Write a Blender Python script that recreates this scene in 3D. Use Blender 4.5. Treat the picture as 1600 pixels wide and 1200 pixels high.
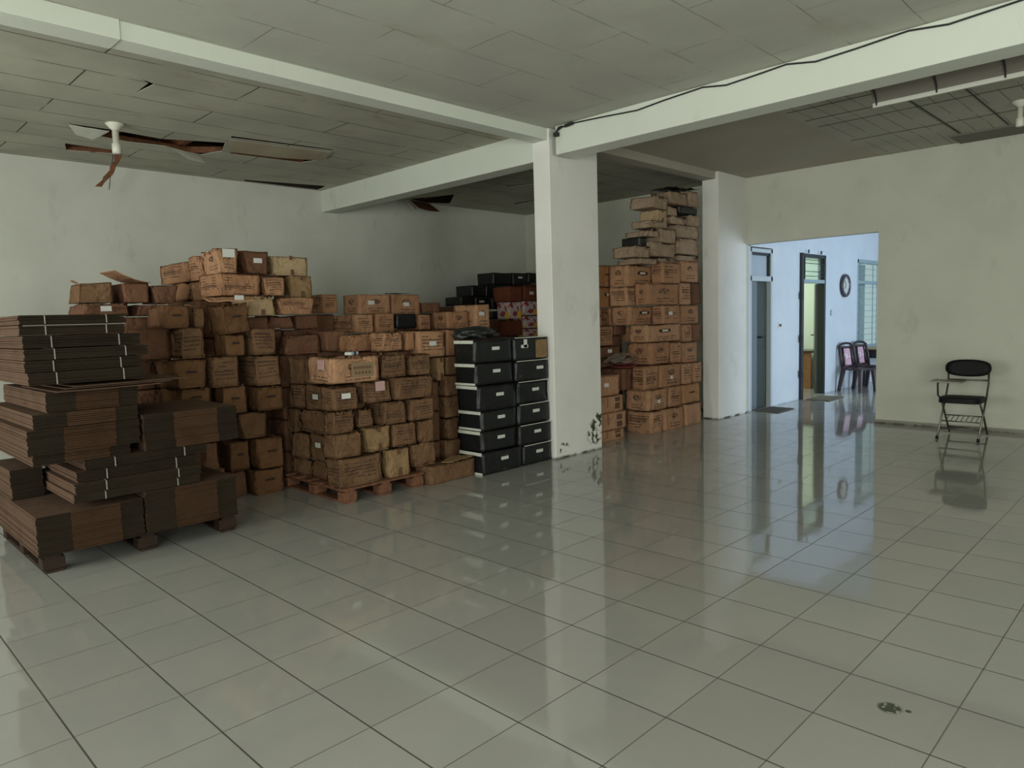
import bpy, bmesh, math, random
from mathutils import Vector, Matrix, noise
from mathutils.geometry import tessellate_polygon

# ---------------------------------------------------------------- camera, world, light, exposure
S = bpy.context.scene
for o in list(bpy.data.objects):
    bpy.data.objects.remove(o, do_unlink=True)
COL = S.collection
PI = math.pi

def rot_cam(yaw, pitch, roll):
    cy, sy, cp, sp, cr, sr = math.cos(yaw), math.sin(yaw), math.cos(pitch), math.sin(pitch), math.cos(roll), math.sin(roll)
    F = Vector((sy*cp, cy*cp, -sp)); R = Vector((cy, -sy, 0)); U = R.cross(F)
    R2 = R*cr + U*sr; U2 = -R*sr + U*cr
    return Matrix((R2, U2, -F)).transposed()
cd = bpy.data.cameras.new('camera'); cam = bpy.data.objects.new('camera', cd); COL.objects.link(cam)
cam.matrix_world = Matrix.Translation((1.8372, -0.6428, 1.5415)) @ rot_cam(-0.7786, 0.0919, -0.0295).to_4x4()
cd.sensor_width = 36; cd.lens = 36*1114.66/1600; cd.clip_start = .05; cd.clip_end = 200
S.camera = cam
S.view_settings.view_transform = 'Standard'; S.view_settings.look = 'None'
S.view_settings.gamma = 1; S.view_settings.use_curve_mapping = False
S.view_settings.exposure = 0.0

w = bpy.data.worlds.new('overcast'); S.world = w; w.use_nodes = True
wn = w.node_tree.nodes; wn['Background'].inputs[0].default_value = (.62, .76, .74, 1); wn['Background'].inputs[1].default_value = .75

def window_light(name, loc, direction, sx, sy, power, color):
    l = bpy.data.lights.new(name, 'AREA'); l.shape = 'RECTANGLE'; l.size = sx; l.size_y = sy
    l.energy = power; l.color = color
    o = bpy.data.objects.new(name, l); COL.objects.link(o); o.location = loc
    o.rotation_euler = Vector(direction).to_track_quat('-Z', 'Y').to_euler()
    return o
# daylight in the openings of the front wall, of the right wall and of the office
window_light('daylight_front_window', (3.0, -3.92, 1.75), (0, 1, -.05), 3.6, 1.9, 262, (.97, 1, .91))
window_light('daylight_front_window', (-3.2, -3.92, 1.75), (.08, 1, -.05), 3.6, 1.9, 182, (.97, 1, .91))
window_light('daylight_side_window', (6.42, 1.2, 1.75), (-1, 0, -.05), 3.2, 1.9, 150, (.98, 1, .90))
window_light('daylight_office_window', (3.85, 12.6, 1.75), (-1, 0, 0), 4.2, 2.0, 250, (.70, .84, 1))
window_light('added_back_room_lamp', (-5.6, 12.4, 3.2), (0.25, 0, -1), 1.2, 1.2, 75, (.90, 1, .86))  # added lamp under the small room's ceiling; that room has no window
# ---------------------------------------------------------------- helpers
def tag(o, label=None, cat=None, group=None, kind=None):
    if label: o['label'] = label
    if cat: o['category'] = cat
    if group: o['group'] = group
    if kind: o['kind'] = kind
    return o
def empty(name, loc, rz=0):
    o = bpy.data.objects.new(name, None); COL.objects.link(o); o.location = loc; o.rotation_euler = (0, 0, rz); return o
class MB:
    def __init__(s): s.bm = bmesh.new()
    def box(s, x0, x1, y0, y1, z0, z1, M=None):
        g = bmesh.ops.create_cube(s.bm, size=1)['verts']
        T = Matrix.Translation(((x0+x1)/2, (y0+y1)/2, (z0+z1)/2)) @ Matrix.Diagonal((abs(x1-x0), abs(y1-y0), abs(z1-z0), 1))
        bmesh.ops.transform(s.bm, verts=g, matrix=(M @ T) if M else T); return s
    def tube(s, pts, r, n=8, cap=True):
        pts = [Vector(p) for p in pts]; rings = []; up = None
        for i, p in enumerate(pts):
            t = (pts[min(i+1, len(pts)-1)] - pts[max(i-1, 0)]).normalized()
            a = Vector((0, 0, 1)) if abs(t.z) < .95 else Vector((1, 0, 0))
            if up is not None: a = up
            u = (a - t*a.dot(t)).normalized(); v = t.cross(u); up = u
            rr = r[i] if isinstance(r, (list, tuple)) else r
            rings.append([s.bm.verts.new(p + (u*math.cos(2*PI*k/n) + v*math.sin(2*PI*k/n))*rr) for k in range(n)])
        for a, b in zip(rings, rings[1:]):
            for k in range(n): s.bm.faces.new((a[k], a[(k+1) % n], b[(k+1) % n], b[k]))
        if cap: s.bm.faces.new(rings[0][::-1]); s.bm.faces.new(rings[-1])
        return s
    def lathe(s, prof, c=(0, 0, 0), n=20, M=None):
        rings = []
        for r, z in prof:
            ring = []
            for k in range(n):
                p = Vector((r*math.cos(2*PI*k/n), r*math.sin(2*PI*k/n), z))
                if M: p = M @ p
                ring.append(s.bm.verts.new(p + Vector(c)))
            rings.append(ring)
        for a, b in zip(rings, rings[1:]):
            for k in range(n): s.bm.faces.new((a[k], a[(k+1) % n], b[(k+1) % n], b[k]))
        s.bm.faces.new(rings[0][::-1]); s.bm.faces.new(rings[-1]); return s
    def sheet(s, rows, th=.003):
        """grid of points given a thickness downwards"""
        top = [[s.bm.verts.new(p) for p in r] for r in rows]
        bot = [[s.bm.verts.new(Vector(p) - Vector((0, 0, th))) for p in r] for r in rows]
        R, C = len(rows), len(rows[0])
        for i in range(R-1):
            for j in range(C-1):
                s.bm.faces.new((top[i][j], top[i][j+1], top[i+1][j+1], top[i+1][j]))
                s.bm.faces.new((bot[i][j], bot[i+1][j], bot[i+1][j+1], bot[i][j+1]))
        for i in range(R-1):
            s.bm.faces.new((top[i][0], top[i+1][0], bot[i+1][0], bot[i][0])); s.bm.faces.new((top[i+1][-1], top[i][-1], bot[i][-1], bot[i+1][-1]))
        for j in range(C-1):
            s.bm.faces.new((top[0][j+1], top[0][j], bot[0][j], bot[0][j+1])); s.bm.faces.new((top[-1][j], top[-1][j+1], bot[-1][j+1], bot[-1][j]))
        return s
    def build(s, name, m, parent=None, bevel=0, smooth=False, loc=None):
        bmesh.ops.recalc_face_normals(s.bm, faces=s.bm.faces)
        me = bpy.data.meshes.new(name); s.bm.to_mesh(me); s.bm.free()
        if isinstance(m, (list, tuple)):
            for q in m: me.materials.append(q)
        else: me.materials.append(m)
        o = bpy.data.objects.new(name, me); COL.objects.link(o)
        if parent: o.parent = parent
        if loc: o.location = loc
        if smooth:
            for p in me.polygons: p.use_smooth = True
        if bevel:
            b = o.modifiers.new('bevel', 'BEVEL'); b.width = bevel; b.segments = 2; b.limit_method = 'ANGLE'
        return o

# ---------------------------------------------------------------- materials
def mat(name, base=(.5, .5, .5), rough=.6, metal=0, spec=.5):
    m = bpy.data.materials.new(name); m.use_nodes = True
    b = m.node_tree.nodes['Principled BSDF']
    b.inputs['Base Color'].default_value = (*base, 1); b.inputs['Roughness'].default_value = rough
    b.inputs['Metallic'].default_value = metal; b.inputs['Specular IOR Level'].default_value = spec
    return m
class NT:
    def __init__(s, m): s.t = m.node_tree; s.b = s.t.nodes['Principled BSDF']
    def n(s, typ, **kw):
        x = s.t.nodes.new(typ)
        for k, v in kw.items(): setattr(x, k, v)
        return x
    def l(s, a, b): s.t.links.new(a, b)
    def val(s, x, sock):
        if isinstance(x, (int, float)): sock.default_value = x
        elif isinstance(x, tuple): sock.default_value = (*x, 1) if len(sock.default_value) == 4 and len(x) == 3 else x
        else: s.l(x, sock)
    def math(s, op, a, b=0, c=None, clamp=False):
        x = s.n('ShaderNodeMath', operation=op, use_clamp=clamp); s.val(a, x.inputs[0]); s.val(b, x.inputs[1])
        if c is not None: s.val(c, x.inputs[2])
        return x.outputs[0]
    def mix(s, f, a, b):
        x = s.n('ShaderNodeMix', data_type='RGBA'); s.val(f, x.inputs[0]); s.val(a, x.inputs[6]); s.val(b, x.inputs[7]); return x.outputs[2]
    def noise(s, vec, scale, detail=3, rough=.55):
        x = s.n('ShaderNodeTexNoise'); x.inputs['Scale'].default_value = scale; x.inputs['Detail'].default_value = detail
        x.inputs['Roughness'].default_value = rough
        if vec is not None: s.l(vec, x.inputs['Vector'])
        return x.outputs['Fac']
    def ramp(s, f, lo, hi):
        x = s.n('ShaderNodeMapRange'); x.interpolation_type = 'SMOOTHSTEP'; s.val(f, x.inputs[0]); x.inputs[1].default_value = lo; x.inputs[2].default_value = hi
        return x.outputs[0]
    def bump(s, h, strength=.3, dist=.01):
        x = s.n('ShaderNodeBump'); x.inputs['Strength'].default_value = strength; x.inputs['Distance'].default_value = dist
        s.l(h, x.inputs['Height']); s.l(x.outputs[0], s.b.inputs['Normal'])
    def pos(s): return s.n('ShaderNodeNewGeometry').outputs['Position']
    def obj(s): return s.n('ShaderNodeTexCoord').outputs['Object']
    def uv(s): return s.n('ShaderNodeTexCoord').outputs['UV']
    def sep(s, v):
        x = s.n('ShaderNodeSeparateXYZ'); s.l(v, x.inputs[0]); return x.outputs
    def rnd(s): return s.n('ShaderNodeObjectInfo').outputs['Random']
    def scale(s, v, sc, off=None):
        x = s.n('ShaderNodeMapping'); s.l(v, x.inputs[0]); x.inputs['Scale'].default_value = sc
        if off is not None: s.l(off, x.inputs['Location'])
        return x.outputs[0]

def plaster(name, c1, c2, dirt=(.30, .31, .25), stains=None, foot=1):
    m = mat(name, c1, .75, spec=.2); t = NT(m); p = t.pos()
    a = t.ramp(t.noise(p, 1.1, 4), .35, .7); c = t.mix(a, c1, c2)
    b = t.ramp(t.noise(t.scale(p, (1, 1, .5)), 2.7, 6, .7), .58, .80)
    c = t.mix(t.math('MULTIPLY', b, .45), c, dirt)
    z = t.sep(p)[2]
    low = t.math('MULTIPLY', t.math('MULTIPLY', t.ramp(z, .035, .004), foot), t.ramp(t.noise(p, 6, 3), .35, .6))
    c = t.mix(low, c, (.06, .055, .045))
    if stains:
        for (cx, cy, cz, r, thr) in stains:
            v = t.n('ShaderNodeVectorMath', operation='DISTANCE'); t.l(p, v.inputs[0]); v.inputs[1].default_value = (cx, cy, cz)
            q = t.math('MULTIPLY', t.ramp(v.outputs['Value'], r, r*.55), t.ramp(t.noise(p, 14, 2), thr, thr+.05))
            c = t.mix(q, c, (.055, .065, .04))
    t.l(c, t.b.inputs['Base Color'])
    t.bump(t.noise(p, 9, 5), .12, .02)
    return m
M_WALL = plaster('wall_plaster', (.60, .60, .52), (.53, .54, .46))
M_BACK = plaster('back_wall_plaster', (.64, .65, .59), (.58, .59, .53))
M_COL = plaster('pillar_plaster', (.80, .79, .76), (.74, .73, .70), stains=[(-3.2, 5.80, .20, .17, .50), (-3.2, 5.86, .33, .13, .46), (-3.2, 5.25, .10, .1, .56)])
M_BEAM = plaster('beam_plaster', (.68, .71, .64), (.64, .67, .60))
M_OFF = plaster('office_plaster', (.66, .72, .78), (.60, .66, .73), (.55, .6, .64), foot=.25)
M_BROOM = mat('back_room_plaster', (.72, .78, .66), .8)

def m_floor():
    m = mat('floor_tiles', (.4, .4, .36), .1, spec=.5); t = NT(m); p = t.pos()
    br = t.n('ShaderNodeTexBrick'); br.offset = 0; br.squash = 1
    t.l(t.scale(p, (1, 1, 1)), br.inputs['Vector'])
    br.inputs['Scale'].default_value = 1; br.inputs['Brick Width'].default_value = .4; br.inputs['Row Height'].default_value = .4
    br.inputs['Mortar Size'].default_value = .003; br.inputs['Mortar Smooth'].default_value = .25
    s = t.sep(p)
    # tone of each tile
    ix = t.math('FLOOR', t.math('MULTIPLY', s[0], 2.5)); iy = t.math('FLOOR', t.math('MULTIPLY', s[1], 2.5))
    cb = t.n('ShaderNodeCombineXYZ'); t.l(ix, cb.inputs[0]); t.l(iy, cb.inputs[1])
    wn_ = t.n('ShaderNodeTexWhiteNoise'); t.l(cb.outputs[0], wn_.inputs['Vector'])
    c = t.mix(t.math('MULTIPLY', wn_.outputs['Value'], .8), (.32, .315, .29), (.37, .365, .335))
    c = t.mix(t.ramp(t.noise(p, .9, 5), .35, .75), c, (.31, .31, .29))
    c = t.mix(t.math('MULTIPLY', t.ramp(t.noise(p, 22, 4), .5, .85), .25), c, (.37, .36, .33))
    # grout: clean along one direction, black along the other
    fy = t.math('ABSOLUTE', t.math('SUBTRACT', t.math('FRACT', t.math('ADD', t.math('MULTIPLY', s[1], 2.5), .5)), .5))
    dark = t.ramp(fy, .011, .006)
    c = t.mix(t.math('MULTIPLY', br.outputs['Fac'], .9), c, (.10, .098, .08))
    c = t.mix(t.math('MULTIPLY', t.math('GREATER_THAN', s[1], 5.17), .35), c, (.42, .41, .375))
    c = t.mix(t.math('MULTIPLY', dark, .8), c, (.03, .03, .025))
    # the stain on the floor
    v = t.n('ShaderNodeVectorMath', operation='DISTANCE'); t.l(p, v.inputs[0]); v.inputs[1].default_value = (1.005, 2.225, 0)
    q = t.math('MULTIPLY', t.ramp(v.outputs['Value'], .05, .034), t.ramp(t.noise(p, 38, 2), .36, .44))
    v2 = t.n('ShaderNodeVectorMath', operation='DISTANCE'); t.l(p, v2.inputs[0]); v2.inputs[1].default_value = (1.065, 2.245, 0)
    q = t.math('MAXIMUM', q, t.ramp(v2.outputs['Value'], .014, .008))
    c = t.mix(q, c, (.045, .055, .03))
    t.l(c, t.b.inputs['Base Color'])
    r = t.math('ADD', t.math('MULTIPLY', t.noise(p, 2.2, 4), .08), .015)
    r = t.math('ADD', r, t.math('MULTIPLY', br.outputs['Fac'], .5))
    r = t.math('ADD', r, t.math('MULTIPLY', q, .4))
    t.l(r, t.b.inputs['Roughness'])
    hb = t.math('ADD', t.math('MULTIPLY', br.outputs['Fac'], -1), t.math('MULTIPLY', t.noise(p, 4.5, 1), .8))
    t.bump(hb, .10, .006)
    t.b.inputs['IOR'].default_value = 1.72
    return m
M_FLOOR = m_floor()

def m_ceiling(name, c1, c2, w=1.22, h=.5, dark=.6, stain=.5):
    m = mat(name, c1, .85, spec=.15); t = NT(m); p = t.pos()
    dn = t.n('ShaderNodeTexNoise'); dn.inputs['Scale'].default_value = 1.3; t.l(p, dn.inputs['Vector'])
    add = t.n('ShaderNodeVectorMath', operation='MULTIPLY_ADD'); t.l(dn.outputs['Color'], add.inputs[0]); add.inputs[1].default_value = (.05, .05, 0); t.l(p, add.inputs[2])
    mp = t.n('ShaderNodeMapping'); t.l(add.outputs[0], mp.inputs[0]); mp.inputs['Rotation'].default_value = (0, 0, PI/2); mp.inputs['Location'].default_value = (0, .16, 0)
    br = t.n('ShaderNodeTexBrick'); br.offset = .5; t.l(mp.outputs[0], br.inputs['Vector'])
    br.inputs['Scale'].default_value = 1; br.inputs['Brick Width'].default_value = w; br.inputs['Row Height'].default_value = h
    br.inputs['Mortar Size'].default_value = .007 if dark > .8 else .004; br.inputs['Mortar Smooth'].default_value = .3
    c = t.mix(t.ramp(t.noise(p, 1.4, 5), .35, .7), c1, c2)
    c = t.mix(t.math('MULTIPLY', t.ramp(t.noise(t.scale(p, (2.2, .8, 1)), 1.2, 5, .65), .58, .72), stain), c, (.34, .30, .20))
    seam = t.math('MULTIPLY', br.outputs['Fac'], t.ramp(t.noise(p, 2.3, 3), .33 if dark > .8 else .38, .58 if dark < .8 else .48))
    c = t.mix(t.math('MULTIPLY', seam, dark), c, (.05, .045, .035))
    t.l(c, t.b.inputs['Base Color'])
    t.bump(t.math('SUBTRACT', t.noise(p, 3, 4), br.outputs['Fac']), .25, .02)
    return m
M_CEIL = m_ceiling('ceiling_board', (.50, .50, .44), (.46, .46, .41), stain=.22)
M_CEIL_OLD = m_ceiling('ceiling_board_damaged', (.50, .49, .41), (.41, .40, .34), 2.3, .46, .9, .75)
M_CEIL_PLAIN = m_ceiling('ceiling_board_plain', (.42, .39, .33), (.39, .36, .30), 3, 3, .2, .2)
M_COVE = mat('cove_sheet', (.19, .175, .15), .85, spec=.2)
M_CEIL_OFF = mat('office_ceiling', (.6, .62, .62), .8)
M_PLANK = m_ceiling('ceiling_planks', (.44, .43, .37), (.39, .38, .33), 2.4, .17, .8, .1)
M_DARK = mat('attic_shade', (.03, .022, .016), .9)  # near-black colour stands in for the unlit attic
def m_wood(name, c1, c2, rough=.7):
    m = mat(name, c1, rough, spec=.25); t = NT(m); p = t.obj()
    c = t.mix(t.ramp(t.noise(t.scale(p, (4, 14, 22)), 1.5, 5, .6), .3, .7), c1, c2); t.l(c, t.b.inputs['Base Color']); t.bump(t.noise(p, 40, 3), .2, .004); return m
M_RAFTER = m_wood('rafter_wood', (.20, .085, .04), (.12, .05, .025))
M_PALLET = m_wood('pallet_wood', (.22, .10, .055), (.13, .06, .035))
M_DESK = m_wood('desk_wood', (.33, .15, .07), (.25, .11, .05), .4)
M_TABLE = m_wood('table_wood', (.55, .42, .25), (.45, .33, .2), .4)

def m_carton(name, kind, c1, c2):
    m = mat(name, c1, .85, spec=.12); t = NT(m); o = t.obj(); u = t.uv(); r = t.rnd(); s = t.sep(u)
    off = t.n('ShaderNodeCombineXYZ'); t.l(t.math('MULTIPLY', r, 37.), off.inputs[0]); t.l(t.math('MULTIPLY', r, 91.), off.inputs[1])
    ov = t.n('ShaderNodeVectorMath', operation='ADD'); t.l(o, ov.inputs[0]); t.l(off.outputs[0], ov.inputs[1]); ov = ov.outputs[0]
    c = t.mix(r, c1, c2)
    c = t.mix(t.math('MULTIPLY', t.ramp(t.noise(ov, 5, 5, .65), .45, .75), .55), c, tuple(x*.55 for x in c1))
    c = t.mix(t.math('MULTIPLY', t.ramp(t.noise(t.scale(ov, (1, 1, 3)), 9, 4), .55, .8), .4), c, tuple(min(1, x*1.55) for x in c1))
    ink = None
    uu, vv = s[0], s[1]
    def box(a0, a1, b0, b1):
        f = t.math('MULTIPLY', t.math('GREATER_THAN', uu, a0), t.math('LESS_THAN', uu, a1))
        return t.math('MULTIPLY', f, t.math('MULTIPLY', t.math('GREATER_THAN', vv, b0), t.math('LESS_THAN', vv, b1)))
    cu = t.n('ShaderNodeCombineXYZ'); t.l(t.math('MULTIPLY', uu, 26.), cu.inputs[0]); rows = 8.
    t.l(t.math('ADD', t.math('FLOOR', t.math('MULTIPLY', vv, rows)), t.math('MULTIPLY', r, 53.)), cu.inputs[1])
    words = t.math('GREATER_THAN', t.noise(cu.outputs[0], 1.0, 1), .43)
    line = t.math('LESS_THAN', t.math('FRACT', t.math('MULTIPLY', vv, rows)), .40)
    solid = t.math('LESS_THAN', t.math('ABSOLUTE', t.math('SUBTRACT', vv, t.math('ADD', .3, t.math('MULTIPLY', r, .35)))), .018)
    solid2 = t.math('LESS_THAN', t.math('ABSOLUTE', t.math('SUBTRACT', vv, t.math('ADD', .38, t.math('MULTIPLY', r, .38)))), .022)
    if kind == 't':
        ink = t.math('MULTIPLY', t.math('MULTIPLY', words, line), box(.14, .86, .22, .80))
        ink = t.math('MULTIPLY', ink, t.math('GREATER_THAN', t.noise(t.scale(ov, (6, 6, 9)), 1.0, 1), .47)); ink = t.math('MAXIMUM', ink, t.math('MULTIPLY', t.math('MAXIMUM', solid, solid2), box(.12, .80, 0, 1)))
    if kind == 'g':
        dx = t.math('DIVIDE', t.math('SUBTRACT', uu, .52), .17); dy = t.math('DIVIDE', t.math('SUBTRACT', vv, .62), .13)
        rr = t.math('ADD', t.math('MULTIPLY', dx, dx), t.math('MULTIPLY', dy, dy))
        disc = t.math('MULTIPLY', t.math('LESS_THAN', rr, 1), t.math('GREATER_THAN', t.noise(ov, 45, 2), .46))
        bars = t.math('MULTIPLY', t.math('MULTIPLY', words, line), box(.30, .82, .10, .34))
        ink = t.math('MAXIMUM', disc, bars)
    if kind == 'K':
        blk = t.math('MULTIPLY', box(.62, .84, .12, .86), t.math('GREATER_THAN', t.math('FRACT', t.math('ADD', t.math('MULTIPLY', vv, 2.3), r)), .22))
        ink = t.math('MAXIMUM', blk, t.math('MULTIPLY', box(.28, .33, .3, .95), .6))
    if ink is not None:
        c = t.mix(t.math('MULTIPLY', ink, .80), c, (.055, .035, .028))
    t.l(c, t.b.inputs['Base Color'])
    cr_ = t.math('ABSOLUTE', t.math('SUBTRACT', t.noise(ov, 5.5, 3, .5), .5))
    cr_ = t.math('ADD', t.math('MULTIPLY', t.ramp(cr_, 0, .09), .8), t.math('MULTIPLY', t.noise(ov, 15, 4, .6), .6))
    t.bump(cr_, .06 if name.startswith('flat') else .5, .016)
    return m
BR1, BR2 = (.34, .175, .097), (.44, .25, .148)
MC = {'b': m_carton('cardboard_plain', 'b', BR1, BR2), 't': m_carton('cardboard_printed', 't', BR1, BR2),
      'g': m_carton('cardboard_emblem', 'g', BR1, BR2), 's': m_carton('cardboard_slotted', 's', (.33, .165, .08), (.39, .205, .10)),
      'o': m_carton('cardboard_pale', 'o', (.27, .175, .09), (.31, .20, .105)), 'p': m_carton('cardboard_taped', 'p', (.42, .30, .175), (.45, .33, .20)),
      'd': m_carton('cardboard_dark', 'd', (.14, .070, .042), (.19, .095, .058)), 'K': m_carton('cardboard_black_blocks', 'K', BR1, BR2),
      'r': m_carton('cardboard_red_brown', 'b', (.17, .055, .03), (.15, .045, .028)),
      'B': m_carton('cardboard_shaded', 'b', (.15, .083, .045), (.19, .108, .06)), 'T': m_carton('cardboard_shaded_printed', 't', (.15, .083, .045), (.19, .108, .06)), 'S': m_carton('cardboard_shaded_slotted', 's', (.135, .068, .033), (.165, .085, .042)),  # copies darkened to paint in the dimmer light on the low and left stacks
      'w': m_carton('wrapping_paper', 'b', (.33, .235, .16), (.38, .28, .20))}
def m_black():
    m = mat('black_case_board', (.012, .013, .013), .35, spec=.35); t = NT(m); o = t.obj(); r = t.rnd()
    off = t.n('ShaderNodeCombineXYZ'); t.l(t.math('MULTIPLY', r, 61.), off.inputs[1])
    ov = t.n('ShaderNodeVectorMath', operation='ADD'); t.l(o, ov.inputs[0]); t.l(off.outputs[0], ov.inputs[1]); ov = ov.outputs[0]
    sc = t.ramp(t.noise(t.scale(ov, (1, 1, 3)), 7, 6, .75), .60, .78)
    c = t.mix(t.math('MULTIPLY', sc, .75), (.012, .013, .0135), (.13, .13, .105))
    t.l(c, t.b.inputs['Base Color']); t.l(t.math('ADD', t.math('MULTIPLY', sc, .4), .3), t.b.inputs['Roughness'])
    t.bump(t.noise(ov, 12, 5, .7), .5, .015); return m
MC['k'] = m_black()
def m_snack():
    m = mat('snack_carton_print', (.5, .3, .3), .45); t = NT(m); u = t.uv(); r = t.rnd()
    vo = t.n('ShaderNodeTexVoronoi'); t.l(t.scale(u, (3, 3, 3)), vo.inputs['Vector']); vo.inputs['Scale'].default_value = 1.3
    h = t.sep(vo.outputs['Color'])
    c = t.mix(t.math('GREATER_THAN', h[0], .5), (.60, .50, .48), (.30, .03, .04)); c = t.mix(t.math('GREATER_THAN', h[1], .78), c, (.75, .50, .05))
    c = t.mix(t.math('MULTIPLY', t.math('GREATER_THAN', t.noise(u, 9, 2), .55), .5), c, (.35, .22, .27)); t.l(c, t.b.inputs['Base Color']); return m
MC['y'] = m_snack()
M_LABEL = mat('white_label', (.62, .63, .60), .6)
M_PINK = mat('pink_sticker', (.52, .33, .33), .6)
M_TAPE = mat('brown_tape', (.13, .06, .032), .35)
M_HOLE = mat('painted_slot_shade', (.03, .016, .01), .9)  # dark strip stands in for the shade inside a hand slot
M_TORN = mat('torn_liner', (.60, .52, .42), .8)
M_LID = mat('pale_lid_edge', (.62, .63, .55), .5)
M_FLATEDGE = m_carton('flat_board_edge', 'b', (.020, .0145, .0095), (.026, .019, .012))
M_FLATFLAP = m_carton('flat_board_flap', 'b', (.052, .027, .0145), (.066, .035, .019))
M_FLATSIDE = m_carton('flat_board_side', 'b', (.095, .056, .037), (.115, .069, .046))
M_TWINE = mat('white_twine', (.27, .26, .23), .7)
M_BLACKP = mat('black_paint', (.012, .016, .017), .35)
M_DGREEN = mat('dark_green_paint', (.035, .045, .036), .4)
M_GREYP = mat('grey_door_panel', (.15, .18, .20), .22)
M_PALEF = mat('pale_door_frame', (.50, .56, .60), .5)
M_PALEG = mat('pale_transom', (.40, .47, .53), .3)
M_BLUEF = mat('blue_grey_frame', (.30, .40, .44), .4)
M_TEAL = mat('teal_curtain_cloth', (.16, .27, .29), .8)
M_CHROME = mat('chair_tube_steel', (.16, .15, .13), .35, .9)
M_VINYL = mat('black_vinyl', (.005, .005, .006), .6, spec=.25)
M_BOARDT = mat('tablet_board', (.30, .28, .23), .5)
M_WHITEPL = mat('white_plastic', (.72, .70, .62), .4)
M_CABLE = mat('black_cable', (.015, .015, .015), .6)
M_PLAST = mat('dark_brown_plastic', (.035, .018, .022), .35)
def m_floral():
    m = mat('pink_floral_inlay', (.6, .35, .45), .5); t = NT(m); o = t.obj()
    c = t.mix(t.math('GREATER_THAN', t.noise(o, 16, 2), .56), (.60, .36, .47), (.72, .68, .70)); t.l(c, t.b.inputs['Base Color']); return m
M_FLORAL = m_floral()
def m_glass(name, col, rough):
    m = mat(name, col, rough); b = m.node_tree.nodes['Principled BSDF']; b.inputs['Transmission Weight'].default_value = .85; b.inputs['IOR'].default_value = 1.1; return m
M_GLASS = m_glass('window_glass', (.80, .9, .88), .08)
M_FROST = m_glass('frosted_glass', (.75, .82, .86), .5)
def m_bag():
    m = mat('black_plastic_film', (.010, .013, .011), .25); t = NT(m); t.bump(t.noise(t.obj(), 30, 4), .6, .02); return m
M_BAG = m_bag()
M_MAT = m_wood('door_mat_fibre', (.13, .115, .095), (.09, .08, .065), .95)
M_PAPER = mat('grey_paper', (.22, .18, .15), .8)
M_RED = mat('red_folder', (.28, .05, .05), .5)
M_BLUE = mat('blue_print', (.04, .08, .22), .4)
# ---------------------------------------------------------------- setting
XB, YF, H = -7.7, 9.52, 3.5
def struct(name, mb, m, bevel=0):
    return tag(mb.build(name, m, bevel=bevel), kind='structure')
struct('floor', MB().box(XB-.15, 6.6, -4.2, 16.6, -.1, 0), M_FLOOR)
struct('wall_back', MB().box(XB-.15, XB, -4.1, YF+.14, 0, 3.502), M_BACK)
struct('wall_attic_shade', MB().box(XB-.15, XB, -4.1, YF+.14, 3.502, 3.9).box(XB, -3.4, YF-.05, YF-.005, 3.53, 3.9), M_DARK)  # dark panels added so the gaps along the wall tops look black
w_ = MB()                                     # wall with the wide opening into the office
w_.box(XB, -3.22, YF, YF+.14, 0, 3.9); w_.box(-1.36, 6.5, YF, YF+.14, 0, 3.9); w_.box(-3.22, -1.36, YF, YF+.14, 2.53, 3.9)
struct('wall_far', w_, M_WALL)
w_ = MB(); y0, y1 = -4.15, -4.0
w_.box(XB, 6.5, y0, y1, 0, .8); w_.box(XB, 6.5, y0, y1, 2.7, 3.9); w_.box(XB, -5.1, y0, y1, .8, 2.7); w_.box(-1.4, 1.2, y0, y1, .8, 2.7); w_.box(4.8, 6.5, y0, y1, .8, 2.7)
struct('wall_front', w_, M_WALL)
w_ = MB(); w_.box(6.5, 6.65, -4.1, YF, 0, .8); w_.box(6.5, 6.65, -4.1, YF, 2.7, 3.9); w_.box(6.5, 6.65, -4.1, -.4, .8, 2.7); w_.box(6.5, 6.65, 2.8, YF, .8, 2.7)
struct('wall_right', w_, M_WALL)
# office beyond the opening
w_ = MB(); X0, X1 = -3.34, -3.22
w_.box(X0, X1, 9.66, 9.70, 0, 3.6)
for a, b, z0, z1 in ((9.66, 10.46, 2.52, 3.6), (10.46, 11.5, 0, 3.6), (11.5, 12.64, 2.5, 3.6), (12.64, 14.24, 0, 3.6), (14.24, 15.9, 0, .72), (14.24, 15.9, 2.5, 3.6), (15.9, 16.5, 0, 3.6)):
    w_.box(X0, X1, a, b, z0, z1)
struct('wall_office_left', w_, M_OFF)
struct('wall_office_end', MB().box(-3.4, 4.1, 16.5, 16.6, 0, 3.6), M_OFF)
w_ = MB(); w_.box(4.0, 4.1, 9.66, 16.5, 0, .75); w_.box(4.0, 4.1, 9.66, 16.5, 2.75, 3.6); w_.box(4.0, 4.1, 9.66, 10.4, .75, 2.75); w_.box(4.0, 4.1, 14.8, 16.5, .75, 2.75)
struct('wall_office_right', w_, M_OFF)
struct('ceiling_office', MB().box(-7.0, 4.1, 9.66, 16.6, 3.5, 3.6), M_CEIL_OFF)
# small room behind the second office door
w_ = MB(); w_.box(-7.0, -6.9, 9.66, 14.1, 0, 3.5); w_.box(-6.9, -3.34, 14.0, 14.1, 0, 3.5); w_.box(-6.9, -3.34, 10.62, 10.72, 0, 3.5)
struct('wall_small_room', w_, M_BROOM)

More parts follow.
